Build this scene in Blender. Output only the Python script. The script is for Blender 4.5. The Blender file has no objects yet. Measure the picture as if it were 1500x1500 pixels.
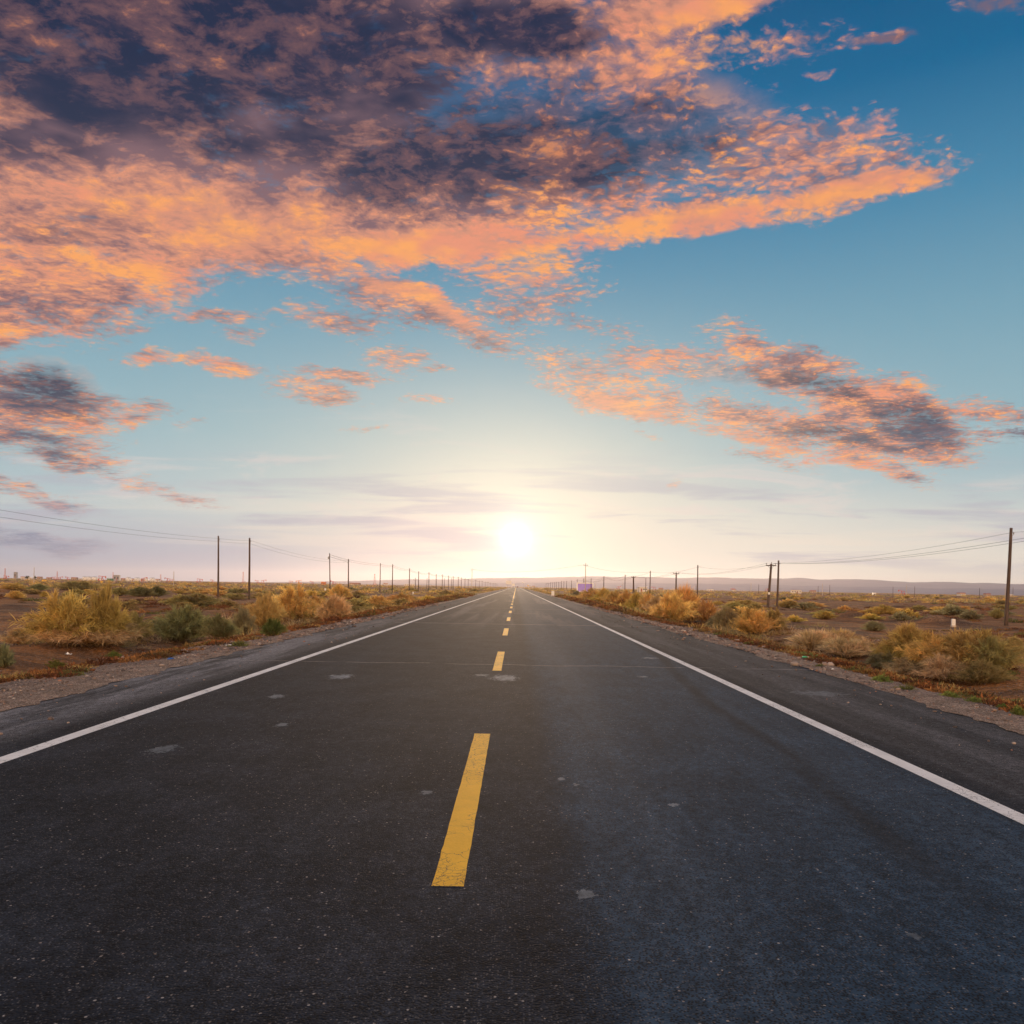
import bpy, math, random
import numpy as np
from mathutils import Matrix, Vector

random.seed(7)
RNG = np.random.default_rng(11)
scene = bpy.context.scene
COL = scene.collection
R = math.radians

# ------------------------------------------------------------------ camera
F, CX, CY, ROLL, EYE = 1160.0, 756.0, 859.0, R(0.97), 1.475
cam_data = bpy.data.cameras.new('camera')
cam = bpy.data.objects.new('camera', cam_data)
COL.objects.link(cam)
cam_data.sensor_width = 36.0
cam_data.lens = 36.0 * F / 1500.0
cam_data.shift_x = -(CX - 750.0) / 1500.0
cam_data.shift_y = (CY - 750.0) / 1500.0
cam_data.clip_start = 0.05
cam_data.clip_end = 60000.0
cam.matrix_world = Matrix.Translation((0, 0, EYE)) @ Matrix.Rotation(R(90), 4, 'X') @ Matrix.Rotation(ROLL, 4, 'Z')
scene.camera = cam

def uv(px, py):
    """direction of a photo pixel as (x/y, z/y) in the world"""
    a, b = (px - CX) / F, (CY - py) / F
    return a * math.cos(ROLL) - b * math.sin(ROLL), a * math.sin(ROLL) + b * math.cos(ROLL)

def at(px, py, Y):
    u, v = uv(px, py)
    return Vector((u * Y, Y, EYE + v * Y))

SUN_U, SUN_V = uv(755, 790)
SUN_AZ = math.atan2(SUN_U, 1.0)
SUN_EL = math.atan2(SUN_V, math.hypot(1.0, SUN_U))
SUN_DIR = Vector((math.sin(SUN_AZ) * math.cos(SUN_EL), math.cos(SUN_AZ) * math.cos(SUN_EL), math.sin(SUN_EL)))

# ------------------------------------------------------------------ node maths
class N:
    """a socket that can be written in arithmetic"""
    def __init__(s, t, sock): s.t, s.s = t, sock
    def _m(s, op, *a, clamp=False):
        n = s.t.nodes.new('ShaderNodeMath'); n.operation = op; n.use_clamp = clamp
        for i, x in enumerate((s,) + a):
            if isinstance(x, N): s.t.links.new(x.s, n.inputs[i])
            else: n.inputs[i].default_value = float(x)
        return N(s.t, n.outputs[0])
    def __add__(s, o): return s._m('ADD', o)
    __radd__ = __add__
    def __sub__(s, o): return s._m('SUBTRACT', o)
    def __rsub__(s, o): return (s * -1.0) + o
    def __mul__(s, o): return s._m('MULTIPLY', o)
    __rmul__ = __mul__
    def __truediv__(s, o): return s._m('DIVIDE', o)
    def __pow__(s, o): return s._m('POWER', o)
    def mx(s, o): return s._m('MAXIMUM', o)
    def mn(s, o): return s._m('MINIMUM', o)
    def ab(s): return s._m('ABSOLUTE')
    def sqrt(s): return s._m('SQRT')
    def exp(s): return s._m('EXPONENT')
    def clamp(s): return s._m('ADD', 0.0, clamp=True)
    def ss(s, lo, hi, a=0.0, b=1.0):
        n = s.t.nodes.new('ShaderNodeMapRange'); n.interpolation_type = 'SMOOTHSTEP'
        s.t.links.new(s.s, n.inputs[0])
        for i, x in zip((1, 2, 3, 4), (lo, hi, a, b)): n.inputs[i].default_value = x
        return N(s.t, n.outputs[0])
    def lin(s, lo, hi, a=0.0, b=1.0):
        n = s.t.nodes.new('ShaderNodeMapRange'); n.clamp = True
        s.t.links.new(s.s, n.inputs[0])
        for i, x in zip((1, 2, 3, 4), (lo, hi, a, b)): n.inputs[i].default_value = x
        return N(s.t, n.outputs[0])

def sep(t, vec):
    n = t.nodes.new('ShaderNodeSeparateXYZ'); t.links.new(vec, n.inputs[0])
    return [N(t, o) for o in n.outputs]
def comb(t, x, y, z=0.0):
    n = t.nodes.new('ShaderNodeCombineXYZ')
    for i, a in enumerate((x, y, z)):
        if isinstance(a, N): t.links.new(a.s, n.inputs[i])
        else: n.inputs[i].default_value = a
    return n.outputs[0]
DIM = ['2D']      # sky and road patterns lie in a plane
def noise(t, vec, scale, detail=4.0, rough=0.55, dist=0.0, out=0):
    n = t.nodes.new('ShaderNodeTexNoise'); n.noise_dimensions = DIM[0]
    if vec is not None: t.links.new(vec, n.inputs['Vector'])
    n.inputs['Scale'].default_value = scale; n.inputs['Detail'].default_value = detail
    n.inputs['Roughness'].default_value = rough; n.inputs['Distortion'].default_value = dist
    return N(t, n.outputs[0]) if out == 0 else n.outputs[1]
def voronoi(t, vec, scale, smooth=None, feature=None, rand=1.0):
    n = t.nodes.new('ShaderNodeTexVoronoi'); n.voronoi_dimensions = DIM[0]
    if smooth is not None:
        n.feature = 'SMOOTH_F1'
    if feature: n.feature = feature
    t.links.new(vec, n.inputs['Vector'])
    n.inputs['Scale'].default_value = scale
    if smooth is not None: n.inputs['Smoothness'].default_value = smooth
    n.inputs['Randomness'].default_value = rand
    return n
def mixc(t, f, a, b, mode='MIX'):
    n = t.nodes.new('ShaderNodeMix'); n.data_type = 'RGBA'; n.blend_type = mode
    if isinstance(f, N): t.links.new(f.s, n.inputs[0])
    else: n.inputs[0].default_value = f
    for i, c in ((6, a), (7, b)):
        if isinstance(c, (tuple, list)): n.inputs[i].default_value = (*c[:3], 1.0)
        else: t.links.new(c, n.inputs[i])
    return n.outputs[2]
def ramp(t, f, stops, interp='LINEAR'):
    n = t.nodes.new('ShaderNodeValToRGB'); n.color_ramp.interpolation = interp
    t.links.new(f.s, n.inputs[0])
    e = n.color_ramp.elements
    while len(e) < len(stops): e.new(0.5)
    for k, (p, c) in enumerate(stops):
        e[k].position = p; e[k].color = (*c[:3], 1.0)
    return n.outputs[0]
def scalec(t, c, f):
    n = t.nodes.new('ShaderNodeVectorMath'); n.operation = 'SCALE'
    t.links.new(c, n.inputs[0])
    if isinstance(f, N): t.links.new(f.s, n.inputs['Scale'])
    else: n.inputs['Scale'].default_value = f
    return n.outputs[0]
def addv(t, a, b):
    n = t.nodes.new('ShaderNodeVectorMath'); n.operation = 'ADD'
    for i, x in enumerate((a, b)):
        if isinstance(x, (tuple, list)): n.inputs[i].default_value = x
        else: t.links.new(x, n.inputs[i])
    return n.outputs[0]
def srgb(r, g, b):
    f = lambda c: (c / 255 / 12.92) if c <= 10 else ((c / 255 + 0.055) / 1.055) ** 2.4
    return (f(r), f(g), f(b))
# ------------------------------------------------------------------ sky and light
world = bpy.data.worlds.new('World'); scene.world = world
world.use_nodes = True
wt = world.node_tree; wt.nodes.clear()
tc = wt.nodes.new('ShaderNodeTexCoord')
X, Y, Z = sep(wt, tc.outputs['Generated'])
YA = Y.ab().mx(0.12)
U, V = X / YA, Z / YA
UV = comb(wt, U, V)
SKYP = comb(wt, X / (Z.mx(0.0) + 0.045), Y / (Z.mx(0.0) + 0.045))   # the flat layer the clouds float in

# low, slow wobble so that no blob shows its ellipse
wob = noise(wt, UV, 7.0, 3.0, 0.6, out=1)
UVw = addv(wt, UV, scalec(wt, addv(wt, wob, (-0.5, -0.5, -0.5)), 0.055))

def blob_field(blobs, after=None):
    out, base = after, UVw
    first = None
    for i, (px, py, rx, ry, ang, w, k) in enumerate(blobs):
        if i % 6 == 0 and (first is not None or after is not None):
            # hang each batch on the one before it, so that they are evaluated in turn
            ma = wt.nodes.new('ShaderNodeVectorMath'); ma.operation = 'MULTIPLY_ADD'
            wt.links.new((first or after).s, ma.inputs[0]); ma.inputs[1].default_value = (1e-9, 1e-9, 1e-9)
            wt.links.new(UVw, ma.inputs[2]); base = ma.outputs[0]
        u, v = uv(px, py)
        m = wt.nodes.new('ShaderNodeMapping'); m.vector_type = 'TEXTURE'
        wt.links.new(base, m.inputs[0])
        m.inputs['Location'].default_value = (u, v, 0)
        m.inputs['Rotation'].default_value = (0, 0, R(ang) - ROLL)
        m.inputs['Scale'].default_value = (rx / F, ry / F, 1)
        l = wt.nodes.new('ShaderNodeVectorMath'); l.operation = 'LENGTH'
        wt.links.new(m.outputs[0], l.inputs[0])
        f = N(wt, l.outputs['Value'])._m('MULTIPLY_ADD', -k * w, k * w).mn(w)
        first = f if first is None else first.mx(f)
    return first.mx(0.0)

COVER = [  # px, py, rx, ry, tilt, weight, edge steepness
    (230, 130, 600, 340, 0, 1.15, 2.2), (90, 370, 370, 170, 14, 1.1, 2.2), (600, 270, 480, 145, 9, 1.15, 2.2),
    (990, 258, 440, 100, 10, 0.88, 2.0), (1230, 252, 235, 74, 15, 0.66, 1.6), (850, 130, 330, 180, 10, 0.80, 1.8),
    (940, 20, 270, 60, 10, 1.0, 2.0), (20, 470, 150, 62, 20, 1.0, 2.0), (330, 350, 230, 60, -20, .8, 1.6),
    (350, -300, 900, 330, 0, 1.1, 2.0), (700, 30, 260, 100, 0, 1.15, 2.0),
    (560, 432, 280, 46, -16, 0.88, 1.6), (470, 468, 150, 30, -5, 0.74, 1.5), (705, 490, 110, 32, -20, 0.8, 1.5),
    (850, 478, 200, 28, -10, 0.64, 1.5), (780, 425, 150, 80, 0, 0.66, 1.3),
    (30, 600, 190, 88, -14, 1.0, 1.9), (150, 600, 140, 28, 2, 0.9, 1.7), (90, 662, 160, 36, -12, 0.8, 1.7),
    (50, 722, 140, 22, -12, 0.74, 1.5), (235, 717, 130, 18, -12, 0.7, 1.5),
    (360, 490, 65, 18, 0, 0.76, 1.5), (320, 465, 85, 17, 0, 0.7, 1.5), (190, 483, 75, 13, 0, 0.72, 1.5),
    (250, 528, 120, 19, 3, 0.76, 1.5), (340, 537, 75, 26, 0, 0.74, 1.5), (460, 572, 120, 30, -10, 0.84, 1.6),
    (505, 545, 115, 20, -3, 0.82, 1.6), (575, 520, 85, 27, 0, 0.8, 1.5), (640, 540, 65, 14, 0, 0.7, 1.5),
    (620, 585, 70, 12, 0, 0.68, 1.5), (540, 635, 50, 9, 0, 0.66, 1.5), (270, 626, 45, 9, 0, 0.62, 1.5),
    (910, 573, 190, 58, -14, 0.95, 1.8), (1000, 525, 215, 34, -4, 0.8, 1.6), (1190, 553, 210, 60, -19, 1.0, 1.9),
    (1310, 612, 180, 84, -8, 1.1, 2.0), (1170, 632, 260, 50, -11, 0.92, 1.7), (1280, 680, 120, 28, -14, 0.85, 1.7),
    (1460, 598, 115, 32, -8, 0.8, 1.5), (1470, 640, 95, 20, -12, 0.74, 1.5), (1135, 682, 90, 20, -10, 0.74, 1.5),
    (940, 645, 45, 12, -10, 0.62, 1.5),
    (1130, 75, 160, 44, 27, 0.6, 1.3), (1290, 48, 90, 16, 10, 0.62, 1.5), (1455, 3, 90, 22, -5, 0.7, 1.5),
    (1205, 105, 36, 13, 10, 0.6, 1.5), (985, 712, 20, 9, 20, 0.64, 1.5), (50, 790, 150, 26, -5, 0.85, 1.5),
]
DARK = [
    (230, 50, 640, 215, -6, 1.1, 1.6), (690, 215, 330, 125, 14, 1.05, 1.4), (900, 210, 290, 115, 10, 0.95, 1.4),
    (350, -300, 900, 300, 0, 1.0, 2.0), (60, 215, 190, 50, 0, .65, 1.4), (760, 40, 230, 75, 0, .9, 1.4), (370, 190, 260, 90, -8, .85, 1.3),
    (60, 580, 140, 60, -10, 0.8, 1.4), (60, 650, 120, 34, -10, 0.65, 1.3), (100, 330, 200, 50, 0, .40, 1.2),
    (1215, 566, 140, 34, -20, 0.78, 1.3), (1345, 616, 110, 56, -6, 0.9, 1.3), (1230, 640, 170, 28, -8, 0.66, 1.3),
    (1080, 545, 130, 28, -6, .55, 1.3), (50, 790, 140, 22, -5, .8, 1.5),
]
EDGE = [(680, 374, 330, 44, 3, 1.0, 1.7), (1010, 328, 380, 36, 8, 1.1, 1.8), (1270, 278, 210, 28, 16, 1.1, 1.8), (330, 330, 260, 70, -6, .75, 1.2),
        (610, 436, 210, 24, -17, .8, 1.4), (1160, 668, 200, 18, -14, .8, 1.4), (960, 610, 150, 20, -20, .6, 1.3),
        (1040, 8, 170, 30, 12, .6, 1.4)]
M = blob_field(COVER); D0 = blob_field(DARK, M); E = blob_field(EDGE, D0)

SKYQ = comb(wt, X / (Z.mx(0.0) + 0.09), Y / (Z.mx(0.0) + 0.09))
warp = noise(wt, SKYQ, 2.6, 4.0, 0.6, out=1)
P1 = addv(wt, SKYQ, scalec(wt, addv(wt, warp, (-.5, -.5, -.5)), 0.10))
stretch = wt.nodes.new('ShaderNodeMapping'); wt.links.new(P1, stretch.inputs[0])
stretch.inputs['Rotation'].default_value = (0, 0, R(14)); stretch.inputs['Scale'].default_value = (0.8, 1.0, 1.0)
PS = stretch.outputs[0]
n_big = noise(wt, PS, 4.4, 10.0, 0.63)
n_mid = noise(wt, PS, 30.0, 6.0, 0.62)
n_sft = noise(wt, PS, 6.5, 3.0, 0.5)
n_low = noise(wt, PS, 1.9, 4.0, 0.55)
D = (D0 * (1.0 + (n_sft - 0.5) * 1.4 + (n_low - 0.5) * 0.8 + (n_big - 0.5) * 1.0)).clamp()
w2 = noise(wt, PS, 62.0, 3.0, 0.6, out=1)
P2 = addv(wt, PS, scalec(wt, addv(wt, w2, (-.5, -.5, -.5)), 0.019))
vn = voronoi(wt, P2, 40.0, smooth=0.35); vn.inputs['Detail'].default_value = 1.6; vn.inputs['Roughness'].default_value = 0.55; vn.normalize = True
puff = N(wt, vn.outputs['Distance']).lin(0.03, 0.36, 1.0, 0.0)                                    # round cloudlets
spot = (U.ss(-0.45, 0.15) * 0.75 + V.ss(0.62, 0.30) * 0.45 + 0.10).mn(1.0)         # where the deck breaks into cloudlets
tex = n_big * 1.25 + n_mid * 0.8 + puff * spot * 0.40 + (1.0 - spot) * 0.16 - 0.05                            # mean about 1.15
field = M + E * 0.55 + (tex - 1.15) * 1.2
cover = field.ss(0.20, 1.02).mx((D * 1.1 - 0.15).mn(M) * 0.92) * M.ss(0.02, 0.2)
n_fr = noise(wt, PS, 11.0, 9.0, 0.68)
relief = puff * (spot * 0.62 + 0.24) + (1.0 - spot) * 0.18 + (n_fr - 0.5) * 3.3 + (n_mid - 0.5) * 0.8 + (n_sft - 0.5) * 1.4 + (n_low - 0.5) * 2.4
lit = (relief * (1.0 - E * 0.62) + E * 0.62 - D * 0.50 + 0.02).lin(-0.50, 1.02)
# colour of the cloud: slate in its thick part, mauve, orange, peach at the thin edge
hi = V.lin(0.0, 0.62)
c_dark = mixc(wt, D.ss(.1, .85), srgb(134, 102, 108), srgb(44, 50, 74))
c_dark = mixc(wt, D.ss(.4, 1.0) * n_fr.ss(.38, .62), c_dark, srgb(96, 74, 86))
c_dark = mixc(wt, hi.ss(0.5, 0.1), c_dark, srgb(92, 104, 126))
c_hot = mixc(wt, n_sft.ss(0.38, 0.64), srgb(236, 150, 118), srgb(252, 168, 98))
c_hot = mixc(wt, D.ss(.4, 1.0) * 0.75, c_hot, srgb(190, 118, 88))
c_mid = mixc(wt, D.ss(.1, .9), srgb(214, 146, 120), srgb(116, 84, 88))
c_dark = mixc(wt, V.ss(0.50, 0.72) * D.ss(.3, .9) * 0.6, c_dark, srgb(24, 38, 68))
cc = mixc(wt, lit.lin(0.05, 0.56), c_dark, c_mid)
cc = mixc(wt, lit.ss(0.46, 0.97), cc, c_hot)

# clear sky: zenith teal down to a pale horizon, warmer towards the sun
el = (Z / ((X * X + Y * Y).sqrt().mx(0.001)))
grad = ramp(wt, el.lin(-0.02, 0.80), [
    (0.00, srgb(206, 194, 202)), (0.05, srgb(196, 196, 204)), (0.13, srgb(184, 202, 208)), (0.24, srgb(156, 190, 200)),
    (0.40, srgb(124, 170, 190)), (0.58, srgb(74, 140, 176)), (0.76, srgb(16, 106, 154)), (1.0, srgb(0, 76, 126))])
nish = wt.nodes.new('ShaderNodeTexSky'); nish.sky_type = 'NISHITA'; nish.sun_disc = False
nish.sun_elevation = SUN_EL; nish.sun_rotation = SUN_AZ
nish.altitude = 0; nish.air_density = 1.0; nish.dust_density = 1.0; nish.ozone_density = 2.0
sky = addv(wt, scalec(wt, grad, 0.90), scalec(wt, nish.outputs[0], 0.006))

# sun glow (angular)
dot = wt.nodes.new('ShaderNodeVectorMath'); dot.operation = 'DOT_PRODUCT'
wt.links.new(tc.outputs['Generated'], dot.inputs[0]); dot.inputs[1].default_value = SUN_DIR
ang = ((1.0 - N(wt, dot.outputs['Value'])).mx(0.0) * 2.0).sqrt()           # radians, near enough
g0 = (ang * ang * -4200.0).exp() * 0.75 + (ang * ang * -700.0).exp() * 0.22      # disc and its bleed
g1 = (ang * ang * -70.0).exp()         # inner yellow
g2 = (ang * ang * -13.0).exp()               # wide cream
lowv = V.ss(0.42, 0.0)
sky = mixc(wt, (g2 * 0.90 * lowv).mn(1.0), sky, srgb(253, 238, 212))
sky = mixc(wt, V.ss(0.17, 0.02) * U.ss(-0.05, 0.35) * 0.8, sky, srgb(238, 228, 210))
sky = mixc(wt, V.ss(0.10, 0.01) * U.ss(-0.05, -0.42) * 0.92, sky, srgb(160, 168, 186))
# thin stratus near the horizon
st_map = comb(wt, U * 2.2, V * 26.0)
stn = noise(wt, st_map, 1.7, 6.0, 0.55, 0.25)
st = stn.ss(0.47, 0.68) * V.ss(0.015, 0.05) * V.ss(0.19, 0.09)
sky = mixc(wt, st * 0.62, sky, srgb(178, 174, 188))
st2 = noise(wt, comb(wt, U * 1.6 + 7.0, V * 30.0), 1.5, 4.0, 0.5).ss(0.5, 0.7) * V.ss(0.01, 0.03) * V.ss(0.15, 0.05)
sky = mixc(wt, st2 * 0.35, sky, srgb(240, 224, 205))

st3 = noise(wt, comb(wt, U * 3.2 + 3.0, V * 17.0), 1.8, 7.0, 0.6, 0.4).ss(0.52, 0.72) * V.ss(0.05, 0.09) * V.ss(0.26, 0.14)
sky = mixc(wt, st3 * 0.40, sky, srgb(232, 214, 206))
pinkl = V.ss(0.14, 0.03) * U.ss(-0.30, -0.13) * U.ss(0.0, -0.08)
sky = mixc(wt, pinkl * 0.35, sky, srgb(232, 204, 208))
# clouds take the glow of the sun near the horizon
cloud = mixc(wt, (g2 * 0.75 * V.ss(0.5, 0.05)).mn(0.8), cc, srgb(255, 226, 190))
low_lav = V.ss(0.13, 0.06)
cloud = mixc(wt, low_lav * 0.8, cloud, srgb(140, 148, 172))
skyc = mixc(wt, cover * 0.97, sky, cloud)

glow = addv(wt, scalec(wt, mixc(wt, 0.0, (1.0, 0.96, 0.86), (1, 1, 1)), g0 * 1.0), scalec(wt, mixc(wt, 0.0, (1.0, 0.78, 0.50), (1, 1, 1)), g1 * 0.20))
skyc = addv(wt, skyc, glow)
# unseen sky behind the camera, brightened as added fill light: golden low down, pale blue-grey higher up
behind = (Y * -1.0).ss(-0.15, 0.55)
fill_lo = mixc(wt, n_big.ss(.35, .62), (1.15, 0.80, 0.50), (3.5, 2.05, 0.98))
fill_hi = mixc(wt, n_big.ss(.4, .62), (0.50, 0.70, 0.98), (1.22, 1.10, 1.12))
front = mixc(wt, Z.ss(0.42, 0.62), fill_lo, fill_hi)
front = mixc(wt, Z.ss(0.0, -0.05), front, (0.25, .2, .17))
skyc = mixc(wt, behind, skyc, front)
bg = wt.nodes.new('ShaderNodeBackground'); wt.links.new(skyc, bg.inputs[0]); bg.inputs[1].default_value = 1.0
wo = wt.nodes.new('ShaderNodeOutputWorld'); wt.links.new(bg.outputs[0], wo.inputs[0])

sun_data = bpy.data.lights.new('sun', 'SUN')
sun_data.energy = 2.6; sun_data.angle = R(3.0); sun_data.color = (1.0, 0.69, 0.44)
sun = bpy.data.objects.new('sun', sun_data); COL.objects.link(sun)
sun.rotation_euler = SUN_DIR.to_track_quat('Z', 'Y').to_euler()

scene.view_settings.view_transform = 'Standard'
scene.view_settings.look = 'None'
scene.view_settings.gamma = 1.0
scene.view_settings.exposure = 0.0
scene.render.engine = 'CYCLES'
cy = scene.cycles
cy.use_adaptive_sampling = True; cy.adaptive_threshold = 0.015; cy.adaptive_min_samples = 16
cy.use_denoising = True; cy.denoiser = 'OPENIMAGEDENOISE'
cy.denoising_input_passes = 'RGB_ALBEDO_NORMAL'
cy.max_bounces = 6; cy.diffuse_bounces = 3; cy.glossy_bounces = 2; cy.transmission_bounces = 4
cy.volume_bounces = 0; cy.transparent_max_bounces = 8
cy.sample_clamp_indirect = 4.0; cy.caustics_reflective = False; cy.caustics_refractive = False
world.cycles.sampling_method = 'MANUAL'; world.cycles.sample_map_resolution = 512
# ------------------------------------------------------------------ mesh helpers
def link(name, me, mat=None, parent=None):
    o = bpy.data.objects.new(name, me); COL.objects.link(o)
    if mat is not None:
        for m in (mat if isinstance(mat, (list, tuple)) else [mat]): me.materials.append(m)
    if parent is not None: o.parent = parent
    return o

def tag(o, label=None, cat=None, group=None, kind=None):
    if label: o['label'] = label
    if cat: o['category'] = cat
    if group: o['group'] = group
    if kind: o['kind'] = kind
    return o

def empty(name, loc=(0, 0, 0), rz=0.0):
    o = bpy.data.objects.new(name, None); COL.objects.link(o)
    o.location = loc; o.rotation_euler = (0, 0, rz); o.empty_display_size = 0.2
    return o

def array_mesh(name, verts, faces, attrs=None, smooth=False):
    """verts (n,3); faces: list of (m,k) int arrays; attrs: {name: per-vertex floats}"""
    me = bpy.data.meshes.new(name)
    verts = np.asarray(verts, np.float32)
    me.vertices.add(len(verts)); me.vertices.foreach_set('co', verts.ravel())
    faces = [np.asarray(f, np.int32) for f in faces if len(f)]
    tot = np.concatenate([np.full(len(f), f.shape[1], np.int32) for f in faces])
    idx = np.concatenate([f.ravel() for f in faces])
    start = np.concatenate([[0], np.cumsum(tot)[:-1]]).astype(np.int32)
    me.loops.add(len(idx)); me.loops.foreach_set('vertex_index', idx)
    me.polygons.add(len(tot)); me.polygons.foreach_set('loop_start', start); me.polygons.foreach_set('loop_total', tot)
    if smooth: me.polygons.foreach_set('use_smooth', np.ones(len(tot), bool))
    for k, v in (attrs or {}).items():
        v = np.asarray(v, np.float32)
        if v.ndim == 1:
            a = me.attributes.new(k, 'FLOAT', 'POINT'); a.data.foreach_set('value', v)
        else:
            a = me.attributes.new(k, 'FLOAT_VECTOR', 'POINT'); a.data.foreach_set('vector', v.ravel())
    me.update(calc_edges=True); me.validate()
    return me

class MB:
    """collects boxes, tubes and cones, builds ONE mesh"""
    def __init__(s): s.v, s.f = [], []
    def add(s, vs, fs):
        n = len(s.v); s.v += [tuple(v) for v in vs]; s.f += [tuple(i + n for i in f) for f in fs]; return s
    def box(s, c, d, rz=0.0, taper=1.0, bevel=0.0):
        x, y, z = (d[0] / 2, d[1] / 2, d[2] / 2); cs, sn = math.cos(rz), math.sin(rz)
        vs = []
        for dz, k in ((-z, 1.0), (z, taper)):
            for dx, dy in ((-x, -y), (x, -y), (x, y), (-x, y)):
                dx, dy = dx * k, dy * k
                vs.append((c[0] + dx * cs - dy * sn, c[1] + dx * sn + dy * cs, c[2] + dz))
        return s.add(vs, [(3, 2, 1, 0), (4, 5, 6, 7), (0, 1, 5, 4), (1, 2, 6, 5), (2, 3, 7, 6), (3, 0, 4, 7)])
    def tube(s, pts, rad, n=8, caps=True):
        pts = [Vector(p) for p in pts]; rs = rad if isinstance(rad, (list, tuple)) else [rad] * len(pts)
        vs, fs = [], []
        for i, p in enumerate(pts):
            d = (pts[min(i + 1, len(pts) - 1)] - pts[max(i - 1, 0)]).normalized()
            a = d.orthogonal().normalized() if abs(d.z) < .9 else Vector((1, 0, 0)) - d * d.x
            a.normalize(); b = d.cross(a)
            for k in range(n):
                t = 2 * math.pi * k / n
                vs.append(p + (a * math.cos(t) + b * math.sin(t)) * rs[i])
        for i in range(len(pts) - 1):
            for k in range(n):
                fs.append((i * n + k, i * n + (k + 1) % n, (i + 1) * n + (k + 1) % n, (i + 1) * n + k))
        if caps:
            fs.append(tuple(range(n))[::-1]); fs.append(tuple((len(pts) - 1) * n + k for k in range(n)))
        return s.add(vs, fs)
    def prism(s, outline, y0, y1):
        """outline in x,z extruded along y"""
        n = len(outline)
        vs = [(x, y0, z) for x, z in outline] + [(x, y1, z) for x, z in outline]
        fs = [tuple(range(n)), tuple(range(2 * n - 1, n - 1, -1))]
        fs += [((k + 1) % n, k, n + k, n + (k + 1) % n) for k in range(n)]
        return s.add(vs, fs)
    def lathe(s, prof, c=(0, 0, 0), n=20):
        vs, fs = [], []
        for r, z in prof:
            for k in range(n):
                t = 2 * math.pi * k / n
                vs.append((c[0] + r * math.cos(t), c[1] + r * math.sin(t), c[2] + z))
        for i in range(len(prof) - 1):
            for k in range(n):
                fs.append((i * n + k, i * n + (k + 1) % n, (i + 1) * n + (k + 1) % n, (i + 1) * n + k))
        fs.append(tuple(range(n))[::-1]); fs.append(tuple((len(prof) - 1) * n + k for k in range(n)))
        return s.add(vs, fs)
    def mesh(s, name, smooth=False):
        me = bpy.data.meshes.new(name); me.from_pydata(s.v, [], s.f); me.update()
        if smooth: me.polygons.foreach_set('use_smooth', [True] * len(me.polygons))
        return me
    def build(s, name, mat, parent=None, smooth=False): return link(name, s.mesh(name, smooth), mat, parent)

# ------------------------------------------------------------------ value noise for the terrain
_tab = RNG.random((256, 256)).astype(np.float64)
def vnoise(x, y):
    xi = np.floor(x).astype(np.int64); yi = np.floor(y).astype(np.int64)
    fx, fy = x - xi, y - yi
    fx = fx * fx * (3 - 2 * fx); fy = fy * fy * (3 - 2 * fy)
    g = lambda a, b: _tab[a & 255, b & 255]
    return (g(xi, yi) * (1 - fx) + g(xi + 1, yi) * fx) * (1 - fy) + (g(xi, yi + 1) * (1 - fx) + g(xi + 1, yi + 1) * fx) * fy
def fbm(x, y, o=4):
    a, s, t = 1.0, 0.0, 0.0
    for k in range(o):
        s = s + a * (vnoise(x * 2 ** k + 17.3 * k, y * 2 ** k - 9.1 * k) - 0.5); t += a; a *= 0.5
    return s / t * 2

ROAD_L, ROAD_R = -5.85, 5.50
LINE_L, LINE_R, MID = -4.14, 3.36, -0.31
PLAIN = -0.70
MOUNDS = []          # x, y, radius x, radius y, height
def mound_px(px, py, wpx, hpx, deep=1.0, base=PLAIN):
    u, v = uv(px, py); Yd = (base - EYE) / v
    MOUNDS.append((u * Yd, Yd, wpx / F * Yd * 0.36, wpx / F * Yd * 0.36 * deep, hpx / F * Yd))
for m in ((1250, 904, 54, 9), (1301, 908, 52, 8), (1375, 913, 92, 12), (1212, 906, 60, 5), (1440, 905, 70, 8), (905, 877, 46, 10),
          (343, 909, 52, 18), (300, 960, 90, 12), (150, 952, 190, 10, .4), (1420, 900, 60, 6), (1200, 893, 60, 5),
          (700, 866, 40, 3), (1110, 925, 70, 7), (1190, 948, 90, 8), (240, 905, 60, 5), (60, 905, 70, 6), (1330, 893, 90, 6)):
    mound_px(*m)

def ground(x, y):
    x = np.asarray(x, np.float64); y = np.asarray(y, np.float64)
    d = np.maximum(ROAD_L - x, x - ROAD_R)                       # distance outside the asphalt
    s = np.clip((d - 0.7) / 4.6, 0, 1); s = s * s * (3 - 2 * s)
    h = -0.03 + (PLAIN + 0.03) * s
    h = np.where(d < 0.2, -0.08, h)
    far = np.clip((d - 0.5) / 3.0, 0, 1)
    rr = np.hypot(x, y)
    h = h + far * (0.16 * fbm(x / 7.0, y / 7.0, 3) + 0.05 * fbm(x / 1.3 + 40, y / 1.3, 3))
    h = h + far * np.clip(rr / 120 - .3, 0, 1) * 0.35 * fbm(x / 45.0 + 9, y / 45.0, 3)
    # a shallow ditch with a bank of dark spoil left of the road
    h = h - 0.22 * np.exp(-((d - 5.2) / 1.4) ** 2) + 0.20 * np.exp(-((d - 8.2) / 1.3) ** 2) * (0.6 + 0.8 * fbm(x / 5, y / 9 + 30, 2)) * (y < 60)
    for (mx, my, ax, ay, mh) in MOUNDS:
        q = ((x - mx) / ax) ** 2 + ((y - my) / ay) ** 2
        h = h + np.where(q < 12, mh * np.exp(-q) * (1 + 0.5 * fbm(x / (ax * .7) + mx, y / (ay * .7), 3)), 0.0)
    return h
def gz(x, y): return float(ground(np.array([x]), np.array([y]))[0])

DIM[0] = '3D'
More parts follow.
